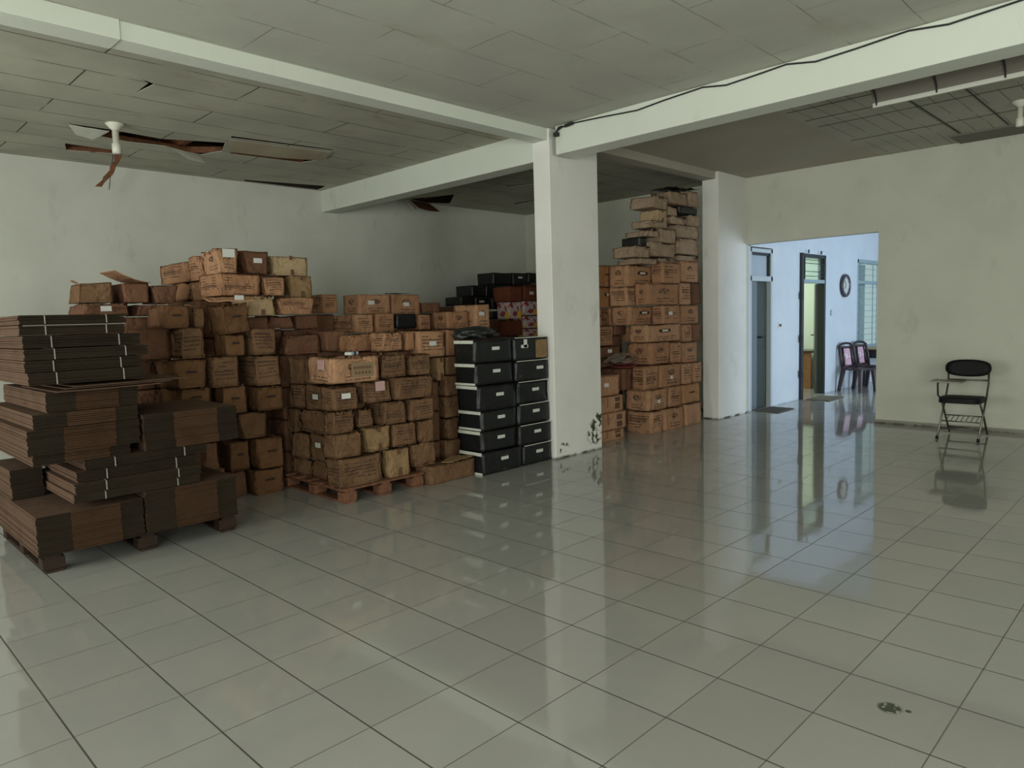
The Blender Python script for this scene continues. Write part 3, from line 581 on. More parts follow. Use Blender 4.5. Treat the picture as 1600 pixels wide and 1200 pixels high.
# box, kind, turn, label, cluster
TABLE = [
((-3.677,-3.420,2.566,3.029,0.133,0.392),'t',1,'carton at the bottom front corner of the wooden pallet stack','D'),
((-3.820,-3.420,3.061,3.346,0.133,0.395),'o',-2,'pale taped carton second along the pallet edge, bottom layer','D'),
((-3.820,-3.420,3.365,3.647,0.181,0.399),'bC',3,"short carton at right end of the pallet stack's bottom layer",'D'),
((-3.641,-3.420,2.529,2.826,0.395,0.603),'bC',-2,'sagging carton above the bottom corner carton of the pallet stack','D'),
((-3.641,-3.440,2.855,3.146,0.398,0.615),'o',2,"pale smooth carton in the middle of the pallet stack's second layer",'D'),
((-3.820,-3.420,3.152,3.433,0.402,0.617),'t',-2,'carton with stacked print, second layer right of the pale smooth carton','D'),
((-3.830,-3.430,3.458,3.642,0.402,0.615),'b',0,"narrow carton closing the right end of the pallet stack's second layer",'D'),
((-3.610,-3.420,2.528,2.766,0.606,0.804),'tC',2,'crushed corner carton in the third layer of the pallet stack','D'),
((-3.641,-3.500,2.833,3.012,0.618,0.794),'tC',-3,"creased carton beside a dark wedge gap in the pallet stack's third layer",'D'),
((-3.820,-3.420,3.054,3.319,0.620,0.829),'t',1,"upright printed carton in the middle of the pallet stack's third layer",'D'),
((-3.820,-3.420,3.357,3.652,0.620,0.827),'t',-2,'printed carton with flared top edge at right end of the third layer','D'),
((-3.641,-3.420,2.540,2.810,0.807,1.007),'tW',1,'carton with white stickers just under the big top corner carton','D'),
((-3.641,-3.460,2.866,3.195,0.832,1.028),'tPC',4,'leaning carton with a pink sticker on its front in the pallet stack','D'),
((-3.820,-3.420,3.201,3.648,0.832,1.037),'t',-1,'wide carton with printed lines right of the leaning pink-stickered one','D'),
((-3.876,-3.420,2.541,3.029,1.031,1.254),'gP',3,'big top corner carton with a framed stencil and a pink sticker','D'),
((-3.860,-3.460,3.074,3.380,1.040,1.255),'tC',0,'lined carton right of the framed stencil carton, top layer','D'),
((-3.860,-3.460,3.394,3.667,1.040,1.233),'t',-1,'second lined carton in the top layer of the pallet stack','D'),
((-4.111,-3.739,2.660,3.050,0.133,0.293),'bC@',0,'shadowed side carton behind the bottom corner of the pallet stack','D'),
((-4.471,-4.129,2.660,3.060,0.133,0.284),'bC@',0,"rearmost carton of the pallet stack's bottom layer on its left side",'D'),
((-4.106,-3.683,2.660,3.055,0.296,0.553),'bWC@',0,'side carton with a white patch in the second layer, left side','D'),
((-4.443,-4.127,2.660,3.060,0.287,0.527),'bC@',0,'rearmost side carton with a torn white spot in the second layer','D'),
((-4.243,-3.647,2.640,3.036,0.556,0.767),'bC@',0,'badly creased side carton in the third layer, left side of pallet stack','D'),
((-4.502,-4.304,2.660,3.060,0.530,0.753),'b@',0,'dim rear side carton in the third layer of the pallet stack','D'),
((-4.101,-3.647,2.640,3.048,0.770,0.999),'tW@',0,'side carton with lines and a torn white tag in the fourth layer','D'),
((-4.437,-4.158,2.660,3.060,0.770,0.989),'t@',0,'rear side carton with stacked lines in the fourth layer','D'),
((-4.096,-3.882,2.640,3.060,1.002,1.236),'bC@',0,'puckered side carton behind the framed stencil carton','D'),
((-4.407,-4.155,2.660,3.060,0.992,1.241),'b@',0,'rear top carton on the left side of the pallet stack','D'),
((-4.100,-3.750,3.959,4.049,0.935,1.169),'o',4,"narrow upright carton leaning beside the pallet stack's right end",'G'),
((-4.100,-3.750,4.088,4.244,0.980,1.173),'b',0,'topmost carton of the narrow column between pallet stack and black cases','G'),
((-4.100,-3.750,4.055,4.234,0.766,0.977),'b',1,'second carton down in the narrow column beside the black cases','G'),
((-4.100,-3.750,4.050,4.250,0.541,0.763),'b',-2,'middle carton of the narrow column beside the black cases','G'),
((-4.100,-3.750,4.039,4.239,0.313,0.538),'bC',2,'fourth carton down in the narrow column beside the black cases','G'),
((-4.100,-3.750,4.027,4.245,0.003,0.310),'b',0,'lowest carton of the narrow column, behind the floor carton','G'),
((-3.585,-3.340,3.471,4.061,0.000,0.178),'bE',2,'long low carton alone on the floor before the pallet stack','E'),
((-4.094,-3.850,3.367,3.648,1.261,1.447),'tC',0,'crumpled printed carton on top of the stack behind the framed carton','H'),
((-4.230,-3.850,3.664,3.769,1.255,1.433),'b',0,'narrow carton squeezed beside a white-stickered one on the upper row','H'),
((-4.180,-3.800,3.775,4.125,1.176,1.444),'tW',-2,'carton with a white sticker near the top end of the black cases','H'),
((-4.180,-3.800,4.143,4.247,1.176,1.443),'b',0,'thin carton end just left of the black bag','H'),
((-4.344,-4.100,3.165,3.520,1.267,1.442),'bC',4,'crushed carton with a torn pale hole behind the top corner carton','H'),
((-4.600,-4.400,2.659,3.055,1.258,1.454),'dC',-3,'long dusty carton with a sagging flat lid above the left gap','H'),
((-4.730,-4.350,3.061,3.297,1.273,1.474),'d',2,'dark shadowed carton right of the long dusty one','H'),
((-5.130,-4.750,2.670,2.962,1.509,1.638),'dC',0,'dim carton under the pinkish printed carton in the heap','H'),
((-5.130,-4.750,2.983,3.235,1.500,1.640),'d',0,"small reddish carton beside the dim one, under the heap's top",'H'),
((-5.344,-4.750,3.673,3.903,1.431,1.631),'t',0,'carton with double stencil bars left of the dark gap','H'),
((-5.130,-4.750,3.945,4.187,1.428,1.641),'t',1,'carton with double stencil bars right of the dark gap','H'),
((-5.180,-4.800,4.251,4.535,1.461,1.637),'k',0,'lone black case showing among the brown cartons of the middle row','H'),
((-5.180,-4.800,4.581,4.754,1.438,1.618),'t',0,'narrow stencilled carton right of the lone black case','H'),
((-5.230,-4.850,4.814,5.014,1.431,1.608),'d',0,'carton with a dark open side right of the narrow stencilled one','H'),
((-4.844,-4.550,4.800,5.136,1.440,1.644),'g',0,'carton with a round mark and bar print near the corner pile','H'),
((-4.850,-4.450,5.142,5.389,1.439,1.722),'gW',3,'carton with a torn whitish patch beside the dark corner pile','H'),
((-5.480,-5.100,3.500,3.684,1.658,1.867),'t',0,'small pale stencilled carton at left of the upper middle row','H'),
((-5.457,-5.100,3.958,4.391,1.640,1.869),'gW',0,'orange-brown carton with white label and round emblem, upper middle row','H'),
((-5.530,-5.150,4.446,4.878,1.611,1.873),'gW',0,'right carton of the upper middle row, with a small white label','H'),
((-5.600,-5.200,4.946,5.234,1.645,1.773),'d',4,'dark bundled carton sagging at the right end of the upper middle row','H'),
((-5.000,-4.600,2.142,2.387,2.033,2.257),'gWC',-4,'topmost heap carton with a large grey-white label','T'),
((-5.000,-4.650,2.428,2.682,2.033,2.252),'dW',4,'dull brown carton with a small white label on top of the heap','T'),
((-5.100,-4.700,2.725,3.125,2.027,2.223),'p',3,"taped pale carton at the right end of the heap's top row",'T'),
((-5.000,-4.550,2.123,2.529,1.826,2.030),'t',0,"wide carton with long printed lines under the heap's top row",'T'),
((-4.950,-4.550,2.546,2.800,1.826,2.014),'tC',2,'carton sloping down at right of the wide lined one','T'),
((-5.020,-4.620,2.865,3.116,1.804,2.024),'o',0,'olive carton with a tape end, right side of the heap','T'),
((-4.900,-4.500,2.367,2.650,1.635,1.823),'p',-3,'tilted pale carton with brown tape tabs above and below','T'),
((-4.900,-4.500,2.669,3.062,1.643,1.801),'t',-1,"pinkish carton with many printed lines at the heap's right edge",'T'),
((-5.270,-5.006,2.140,2.520,1.992,2.220),'tC@',0,"second carton back along the heap's top left side",'T'),
((-6.086,-5.362,2.160,2.540,1.999,2.196),'t@',0,"rearmost carton along the heap's top left side against the wall",'T'),
((-5.291,-5.006,2.140,2.520,1.803,1.989),'bC@',0,"heavily wrinkled side carton under the heap's top row",'T'),
((-5.914,-5.431,2.180,2.560,1.817,1.996),'bC@',0,'drooping side carton behind the heavily wrinkled one','T'),
((-5.365,-5.000,1.123,1.409,1.780,1.952),'bO',-3,'open dented carton standing leftmost on the far left row','U'),
((-5.380,-5.000,1.460,1.702,1.780,1.957),'dF',3,'carton with one long flap raised on the far left row','U'),
((-5.330,-4.950,1.708,1.929,1.771,1.935),'d',0,'dark carton right of the one with a raised flap','U'),
((-5.543,-4.980,1.150,1.515,1.667,1.777),'dW',0,'wide carton with a white label under the leftmost dented one','U'),
((-5.330,-4.950,1.558,1.763,1.661,1.768),'d',0,"reddish carton under the raised-flap carton's right end",'U'),
((-4.750,-4.300,2.221,2.526,0.000,0.240),'sQ',2,'slotted carton on the floor right of the flat cardboard pallet','B'),
((-4.730,-4.280,2.260,2.538,0.243,0.522),'sQ',0,'slotted carton second up in the floor-standing column left of the pallet stack','B'),
((-4.810,-4.360,2.148,2.438,0.525,0.765),'bC',1,'stained carton third up, beside a black gap','B'),
((-4.750,-4.300,2.301,2.574,0.768,0.995),'s',0,'reddish slotted carton overhanging the black gap','B'),
((-4.750,-4.300,2.306,2.559,0.998,1.277),'t',-2,'tall carton with stacked print above the reddish slotted one','B'),
((-4.500,-4.300,2.284,2.532,1.280,1.522),'t',-2,'leaning printed carton second from the top of its column','B'),
((-4.760,-4.360,2.007,2.246,0.768,1.014),'s',1,'slotted carton just above the right end of the flat bundles','B'),
((-4.750,-4.300,1.903,2.152,1.017,1.283),'t',1,'printed carton left of the narrow black gap','B'),
((-4.566,-4.300,2.036,2.237,1.286,1.485),'s',0,'slotted carton squashed under the tilted one','B'),
((-4.605,-4.260,2.023,2.278,1.488,1.747),'sZ',5,'tilted carton with a hand slot sticking out of the heap','B'),
((-4.750,-4.300,1.596,1.881,1.036,1.279),'s',0,"wide slotted carton above the flat bundles' loose sheets",'B'),
((-4.569,-4.300,1.660,1.893,1.282,1.540),'tC',2,'torn bulging carton with a crumpled top and printed lines','B'),
((-4.544,-4.360,1.559,1.798,1.543,1.737),'s',-6,'carton turned cornerwise with a pale left side','B'),
((-4.850,-4.450,1.844,1.954,1.543,1.722),'bO',0,'open carton with folded flaps wedged behind the tilted one','B'),
((-4.810,-4.360,1.650,1.923,0.842,1.033),'s',0,'carton half hidden below the wide slotted one','B'),
((-4.760,-4.360,2.048,2.236,0.246,0.516),'s',0,'shadowed carton left of the second slotted column carton','B'),
((-4.800,-4.400,1.839,1.978,0.286,0.540),'d',0,'dark carton behind the twine-tied bundles','B'),
((-4.800,-4.400,2.047,2.215,0.000,0.243),'d',0,'lowest dark carton beside the flat cardboard pallet','B'),
((-4.944,-4.550,1.616,1.758,1.552,1.732),'d',0,'deep shadowed carton behind the cornerwise one','B'),
((-3.594,-3.240,4.067,4.621,0.000,0.228),'kW',0,'black case on the floor at the bottom of the front column','F'),
((-3.605,-3.260,4.072,4.576,0.231,0.437),'kW',0,'black case second from the floor in the front column','F'),
((-3.604,-3.260,4.081,4.584,0.440,0.637),'kW',1,'black case third from the floor with a pale rolled edge','F'),
((-3.572,-3.240,4.038,4.574,0.640,0.892),'kWC',-2,'bulging scuffed black case in the middle of the front column','F'),
((-3.572,-3.260,4.025,4.548,0.895,1.111),'kW',1,'black case second from the top of the front column, dusty front','F'),
((-3.562,-3.260,4.018,4.548,1.114,1.340),'kW',0,'topmost black case of the front column under the black bag','F'),
((-3.620,-3.240,4.644,5.100,0.000,0.214),'kW',0,'black case on the floor beside the big pillar','F'),
((-3.620,-3.240,4.596,5.100,0.217,0.431),'kW',0,'black case second from the floor beside the big pillar','F'),
((-3.640,-3.260,4.606,5.100,0.434,0.646),'kW',1,'black case third from the floor beside the big pillar','F'),
((-3.640,-3.260,4.606,5.100,0.649,0.884),'kWC',0,'dusty smeared black case fourth from the floor beside the big pillar','F'),
((-3.640,-3.260,4.587,5.100,0.887,1.101),'kW',0,'black case whose white label sits far right, beside the big pillar','F'),
((-3.640,-3.260,4.568,5.100,1.104,1.344),'kWB',0,'topmost black case beside the big pillar with a brown paper sheet','F'),
((-6.950,-6.550,7.964,8.307,2.096,2.302),'kW',0,'highest black case right of centre in the back corner','K'),
((-6.950,-6.550,7.503,7.934,2.096,2.292),'k',0,'highest black case at left in the back corner','K'),
((-6.950,-6.550,8.339,8.616,2.136,2.310),'k',0,'highest black case half hidden behind the pillar','K'),
((-6.900,-6.500,7.289,7.694,1.887,2.088),'kW',0,"black case with a label in the back corner's second tier",'K'),
((-6.900,-6.500,6.984,7.261,1.901,2.083),'k',0,"leftmost black case in the back corner's second tier",'K'),
((-6.900,-6.500,7.724,8.058,1.924,2.093),'kW',0,'black case behind the brown cartons in the second tier','K'),
((-6.800,-6.400,6.952,7.219,1.693,1.898),'kW',0,"black case with a label in the back corner's third tier",'K'),
((-6.800,-6.400,6.660,6.925,1.760,1.898),'k',0,"leftmost black case in the back corner's third tier",'K'),
((-6.700,-6.300,7.225,7.558,1.693,1.884),'kW',0,'black case with a bright label left of the snack cartons','K'),
((-6.600,-6.200,7.083,7.407,1.531,1.690),'kL',0,'black case with a pale lid edge left of the snack cartons','K'),
((-6.550,-6.150,7.040,7.377,1.320,1.528),'d',0,'dim brown carton below the pale-lidded black case','K'),
((-6.280,-5.900,7.203,7.502,1.801,2.035),'r',0,'left red-brown carton above the snack cartons','K'),
((-6.280,-5.900,7.531,7.889,1.810,2.039),'rW',0,'right red-brown carton with a label above the snack cartons','K'),
((-6.194,-5.900,7.192,7.477,1.531,1.798),'y',0,'white and red printed snack carton at left','K'),
((-6.280,-5.900,7.507,7.880,1.578,1.807),'y',0,'white snack carton with a yellow end beside the pillar','K'),
((-6.280,-5.900,7.513,7.871,1.376,1.575),'y',0,'pale violet printed snack carton in the middle tier','K'),
((-6.280,-5.900,7.506,7.864,1.231,1.373),'y',0,'lowest red and yellow snack carton beside the pillar','K'),
((-6.144,-5.900,7.181,7.480,1.275,1.512),'r',0,'dark red carton under the left snack carton','K'),
((-4.300,-3.900,6.802,7.349,1.921,2.204),'s',0,'orange-brown carton at top left of the right bay wall of cartons','R'),
((-3.894,-3.600,7.030,7.758,1.908,2.191),'gH',0,'top row carton with a whitish torn hand hole','R'),
((-3.594,-3.400,7.561,8.017,1.949,2.228),'t',0,'top row carton with stamped print near the second pillar','R'),
((-3.800,-3.400,8.050,8.494,1.975,2.263),'g',0,'top row carton with an arched logo next to the second pillar','R'),
((-4.300,-3.900,6.766,7.342,1.646,1.918),'sH',0,'orange-brown carton with a white torn hole at left, second row','R'),
((-3.894,-3.600,7.023,7.430,1.660,1.905),'t',1,'small stamped carton, second row of the right bay','R'),
((-3.594,-3.400,7.192,7.997,1.664,1.946),'g',0,'broad pinkish carton with a dark arched logo, second row','R'),
((-3.800,-3.400,8.030,8.282,1.660,1.966),'t',0,'olive-toned narrow carton beside the arched logo carton','R'),
((-3.820,-3.420,8.350,8.596,1.660,1.972),'d',0,'reddish carton end by the second pillar, second row','R'),
((-4.300,-3.900,7.076,7.424,1.410,1.639),'t',2,'carton with small stamps, third row left, beside a dark slot','R'),
((-4.300,-3.900,6.759,6.923,1.409,1.643),'s',0,'carton sliver next to the big pillar, third row','R'),
((-3.894,-3.600,7.073,7.779,1.410,1.657),'gH',0,'third row carton with a whitish handle hole','R'),
((-3.594,-3.400,7.562,8.009,1.410,1.661),'tW',0,'third row carton with heavy stamp and a white corner tag','R'),
((-3.800,-3.400,8.043,8.487,1.395,1.657),'g',0,'third row carton with a round dark emblem','R'),
((-4.300,-3.900,6.778,7.153,1.145,1.406),'t',0,'carton with a bar stamp above the dark left stack, fourth row','R'),
((-4.280,-3.880,7.159,7.408,1.276,1.407),'d',0,'small reddish carton in the fourth row beside the gap','R'),
((-4.100,-3.700,7.414,7.583,1.178,1.389),'b',0,'narrow leaning carton left of the split-handle one','R'),
((-3.694,-3.400,7.181,8.037,1.178,1.407),'gH',0,'fourth row carton with a small white spot in its handle','R'),
((-3.800,-3.400,8.072,8.310,1.145,1.392),'t',0,'narrow stamped carton, fourth row right','R'),
((-3.800,-3.400,8.344,8.556,1.145,1.385),'d',0,'dark reddish carton end, fourth row by the second pillar','R'),
((-3.760,-3.360,7.204,7.677,0.885,1.175),'g',0,'carton right of the heap of papers, fifth row','R'),
((-3.760,-3.360,7.709,7.968,0.878,1.158),'t',0,'narrow pale-printed carton, fifth row','R'),
((-3.760,-3.360,8.002,8.394,0.861,1.142),'g',0,'carton with a low dark stamp, fifth row right','R'),
((-3.544,-3.320,7.006,7.330,0.569,0.882),'t',0,'carton with a curved stamp, left end of the sixth row','R'),
((-3.720,-3.320,7.376,7.893,0.571,0.875),'gW',0,'sixth row carton with a single white square sticker','R'),
((-3.720,-3.320,7.931,8.183,0.569,0.858),'t',0,'line-printed carton, sixth row right','R'),
((-3.720,-3.320,8.218,8.428,0.569,0.858),'t',0,'rightmost carton of the sixth row at the second pillar','R'),
((-3.700,-3.300,7.057,7.524,0.297,0.566),'gW',0,'carton with a white sticker hanging low, second row from the floor','R'),
((-3.700,-3.300,7.556,7.861,0.297,0.568),'t',0,'carton with dark stacked print, second row from the floor','R'),
((-3.700,-3.300,7.899,8.354,0.303,0.566),'s',0,'carton with a low slot, right end of the second row from the floor','R'),
((-3.689,-3.260,7.064,7.332,0.000,0.291),'t',0,'floor carton at the left corner of the right bay stack','R'),
((-3.660,-3.260,7.364,7.856,0.000,0.294),'g',0,'floor carton with a red-brown emblem in the right bay','R'),
((-3.660,-3.260,7.890,8.316,0.000,0.300),'b',0,'floor carton touching the second pillar','R'),
((-4.150,-3.750,6.618,7.115,1.001,1.142),'dW',0,'dim carton with a small white square left of the papers','R'),
((-3.950,-3.550,6.870,7.317,0.569,0.865),'d',0,'dark brown slotted carton under the heap of papers','R'),
((-3.800,-3.400,6.145,6.669,0.000,0.133),'tK',0,"floor carton with black bars beside the big pillar's back edge",'S'),
((-3.800,-3.400,6.151,6.715,0.136,0.345),'tK',1,'carton with two black blocks, second up by the big pillar','S'),
((-3.820,-3.420,6.196,6.694,0.348,0.557),'tK',0,'carton with a dark vertical smear, third up by the big pillar','S'),
((-3.820,-3.420,6.152,6.605,0.560,0.815),'bWO',-3,'topmost slack carton with a white sticker by the big pillar','S'),
((-3.850,-3.450,7.130,7.555,2.194,2.271),'w',0,'lowest wrapped paper parcel under the slanting long one','W'),
((-3.850,-3.450,7.591,8.036,2.231,2.297),'w',0,'wrapped parcel in the lowest parcel layer, middle','W'),
((-3.850,-3.450,8.069,8.636,2.266,2.354),'w',0,'wrapped parcel in the lowest parcel layer near the second pillar','W'),
((-3.820,-3.420,6.976,7.336,2.274,2.415),'w',3,'ragged parcel jutting out over the bare wall','W'),
((-3.820,-3.420,7.366,7.941,2.300,2.484),'w',3,'slanting long parcel in the second parcel layer','W'),
((-3.820,-3.420,7.986,8.585,2.357,2.577),'w',0,'plump parcel at the right of the second parcel layer','W'),
((-3.820,-3.520,7.226,7.387,2.418,2.548),'k',0,'small black box poking from the parcel pile','W'),
((-3.800,-3.420,7.252,7.535,2.551,2.632),'w',2,'parcel beside the small black box','W'),
((-3.800,-3.420,7.566,7.980,2.487,2.673),'w',0,'double folded parcel in the middle of the pile','W'),
((-3.800,-3.420,8.025,8.570,2.580,2.753),'w',0,'smooth folded parcel in the third layer near the pillar','W'),
((-3.800,-3.420,7.387,7.770,2.676,2.769),'w',0,"fourth layer parcel at the pile's left edge",'W'),
((-3.800,-3.420,7.830,8.260,2.756,2.863),'w',0,'fourth layer parcel in the middle','W'),
((-3.800,-3.420,8.294,8.589,2.756,2.912),'w',0,'fourth layer parcel by the pillar','W'),
((-3.780,-3.480,7.588,7.824,2.772,2.922),'p',0,'small orange-brown box under the topmost parcels','W'),
((-3.760,-3.460,7.853,8.062,2.866,2.981),'w',0,'short parcel left of the black one','W'),
((-3.760,-3.460,8.096,8.572,2.915,3.015),'k',0,'thin black parcel squeezed under the topmost parcels','W'),
((-3.780,-3.400,7.348,7.758,2.925,3.077),'w',2,'topmost parcel jutting at left','W'),
((-3.780,-3.400,7.791,8.247,3.018,3.183),'w',0,'topmost parcel in the middle under a dark cloth','W'),
((-3.780,-3.400,8.281,8.557,3.018,3.233),'w',0,'topmost parcel touching the second pillar','W'),
]
FILL = [
(-4.890,-4.470,1.709,2.044,0.003,0.283),
(-4.850,-4.430,1.586,1.986,0.543,0.839),
(-4.240,-3.820,3.804,4.023,0.003,0.311),
(-4.240,-3.820,3.804,4.023,0.314,0.621),
(-4.240,-3.820,3.804,4.023,0.624,0.932),
(-4.240,-3.820,6.618,7.115,0.868,0.998),
(-6.390,-5.970,7.485,7.885,0.003,0.307),
(-6.390,-5.970,7.485,7.885,0.310,0.614),
(-6.390,-5.970,7.485,7.885,0.617,0.921),
(-6.390,-5.970,7.485,7.885,0.924,1.228),
(-4.340,-3.920,3.624,3.771,0.003,0.313),
(-4.340,-3.920,3.624,3.771,0.316,0.626),
(-4.340,-3.920,3.624,3.771,0.629,0.939),
(-4.340,-3.920,3.624,3.771,0.942,1.252),
(-4.890,-4.506,2.657,3.057,0.003,0.314),
(-4.890,-4.506,2.657,3.057,0.317,0.628),
(-4.890,-4.506,2.657,3.057,0.631,0.941),
(-4.890,-4.506,2.657,3.057,0.944,1.255),
(-4.340,-3.920,3.308,3.620,0.133,0.506),
(-4.340,-3.920,3.308,3.620,0.509,0.882),
(-4.340,-3.920,3.308,3.620,0.885,1.258),
(-4.840,-4.506,3.059,3.379,0.003,0.317),
(-4.840,-4.506,3.059,3.379,0.320,0.635),
(-4.840,-4.506,3.059,3.379,0.638,0.952),
(-4.840,-4.506,3.059,3.379,0.955,1.270),
(-6.390,-5.970,7.130,7.481,0.003,0.318),
(-6.390,-5.970,7.130,7.481,0.321,0.636),
(-6.390,-5.970,7.130,7.481,0.639,0.954),
(-6.390,-5.970,7.130,7.481,0.957,1.272),
(-4.370,-3.950,7.157,7.410,0.003,0.318),
(-4.370,-3.950,7.157,7.410,0.321,0.636),
(-4.370,-3.950,7.157,7.410,0.639,0.954),
(-4.370,-3.950,7.157,7.410,0.957,1.273),
(-5.240,-4.820,3.866,4.266,0.003,0.356),
(-5.240,-4.820,3.866,4.266,0.359,0.713),
(-5.240,-4.820,3.866,4.266,0.716,1.069),
(-5.240,-4.820,3.866,4.266,1.072,1.425),
(-5.340,-4.920,4.714,5.114,0.003,0.357),
(-5.340,-4.920,4.714,5.114,0.360,0.714),
(-5.340,-4.920,4.714,5.114,0.717,1.071),
(-5.340,-4.920,4.714,5.114,1.074,1.428),
(-5.290,-4.870,4.467,4.710,0.003,0.359),
(-5.290,-4.870,4.467,4.710,0.362,0.717),
(-5.290,-4.870,4.467,4.710,0.720,1.076),
(-5.290,-4.870,4.467,4.710,1.079,1.435),
(-4.916,-4.520,5.066,5.466,0.003,0.359),
(-4.916,-4.520,5.066,5.466,0.362,0.718),
(-4.916,-4.520,5.066,5.466,0.721,1.077),
(-4.916,-4.520,5.066,5.466,1.080,1.436),
(-4.846,-4.620,4.768,5.062,0.003,0.359),
(-4.846,-4.620,4.768,5.062,0.362,0.719),
(-4.846,-4.620,4.768,5.062,0.722,1.078),
(-4.846,-4.620,4.768,5.062,1.081,1.437),
(-5.290,-4.870,4.270,4.463,0.003,0.365),
(-5.290,-4.870,4.270,4.463,0.368,0.729),
(-5.290,-4.870,4.270,4.463,0.732,1.094),
(-5.290,-4.870,4.270,4.463,1.097,1.458),
(-5.240,-4.894,2.909,3.309,0.003,0.299),
(-5.240,-4.894,2.909,3.309,0.302,0.599),
(-5.240,-4.894,2.909,3.309,0.602,0.898),
(-5.240,-4.894,2.909,3.309,0.901,1.198),
(-5.240,-4.894,2.909,3.309,1.201,1.497),
(-5.240,-4.894,2.616,2.905,0.003,0.301),
(-5.240,-4.894,2.616,2.905,0.304,0.602),
(-5.240,-4.894,2.616,2.905,0.605,0.904),
(-5.240,-4.894,2.616,2.905,0.907,1.205),
(-5.240,-4.894,2.616,2.905,1.208,1.506),
(-5.040,-4.620,1.487,1.840,1.282,1.549),
(-4.990,-4.604,2.308,2.612,1.280,1.632),
(-5.690,-5.344,4.890,5.290,0.003,0.328),
(-5.690,-5.344,4.890,5.290,0.331,0.657),
(-5.690,-5.344,4.890,5.290,0.660,0.985),
(-5.690,-5.344,4.890,5.290,0.988,1.314),
(-5.690,-5.344,4.890,5.290,1.317,1.642),
(-5.590,-5.170,3.392,3.669,0.003,0.331),
(-5.590,-5.170,3.392,3.669,0.334,0.662),
(-5.590,-5.170,3.392,3.669,0.665,0.993),
(-5.590,-5.170,3.392,3.669,0.996,1.324),
(-5.590,-5.170,3.392,3.669,1.327,1.655),
(-5.440,-5.044,1.461,1.861,0.003,0.332),
(-5.440,-5.044,1.461,1.861,0.335,0.663),
(-5.440,-5.044,1.461,1.861,0.666,0.995),
(-5.440,-5.044,1.461,1.861,0.998,1.326),
(-5.440,-5.044,1.461,1.861,1.329,1.658),
(-5.470,-5.050,1.133,1.457,0.003,0.333),
(-5.470,-5.050,1.133,1.457,0.336,0.666),
(-5.470,-5.050,1.133,1.457,0.669,0.999),
(-5.470,-5.050,1.133,1.457,1.002,1.331),
(-5.470,-5.050,1.133,1.457,1.334,1.664),
(-6.890,-6.470,6.593,6.948,0.003,0.351),
(-6.890,-6.470,6.593,6.948,0.354,0.703),
(-6.890,-6.470,6.593,6.948,0.706,1.054),
(-6.890,-6.470,6.593,6.948,1.057,1.406),
(-6.890,-6.470,6.593,6.948,1.409,1.757),
(-5.496,-5.076,2.130,2.530,0.003,0.360),
(-5.496,-5.076,2.130,2.530,0.363,0.720),
(-5.496,-5.076,2.130,2.530,0.723,1.080),
(-5.496,-5.076,2.130,2.530,1.083,1.440),
(-5.496,-5.076,2.130,2.530,1.443,1.800),
(-5.921,-5.501,2.170,2.570,0.003,0.363),
(-5.921,-5.501,2.170,2.570,0.366,0.726),
(-5.921,-5.501,2.170,2.570,0.729,1.089),
(-5.921,-5.501,2.170,2.570,1.092,1.451),
(-5.921,-5.501,2.170,2.570,1.454,1.814),
(-7.040,-6.620,8.311,8.677,0.003,0.355),
(-7.040,-6.620,8.311,8.677,0.358,0.711),
(-7.040,-6.620,8.311,8.677,0.714,1.066),
(-7.040,-6.620,8.311,8.677,1.069,1.422),
(-7.040,-6.620,8.311,8.677,1.425,1.777),
(-7.040,-6.620,8.311,8.677,1.780,2.133),
]
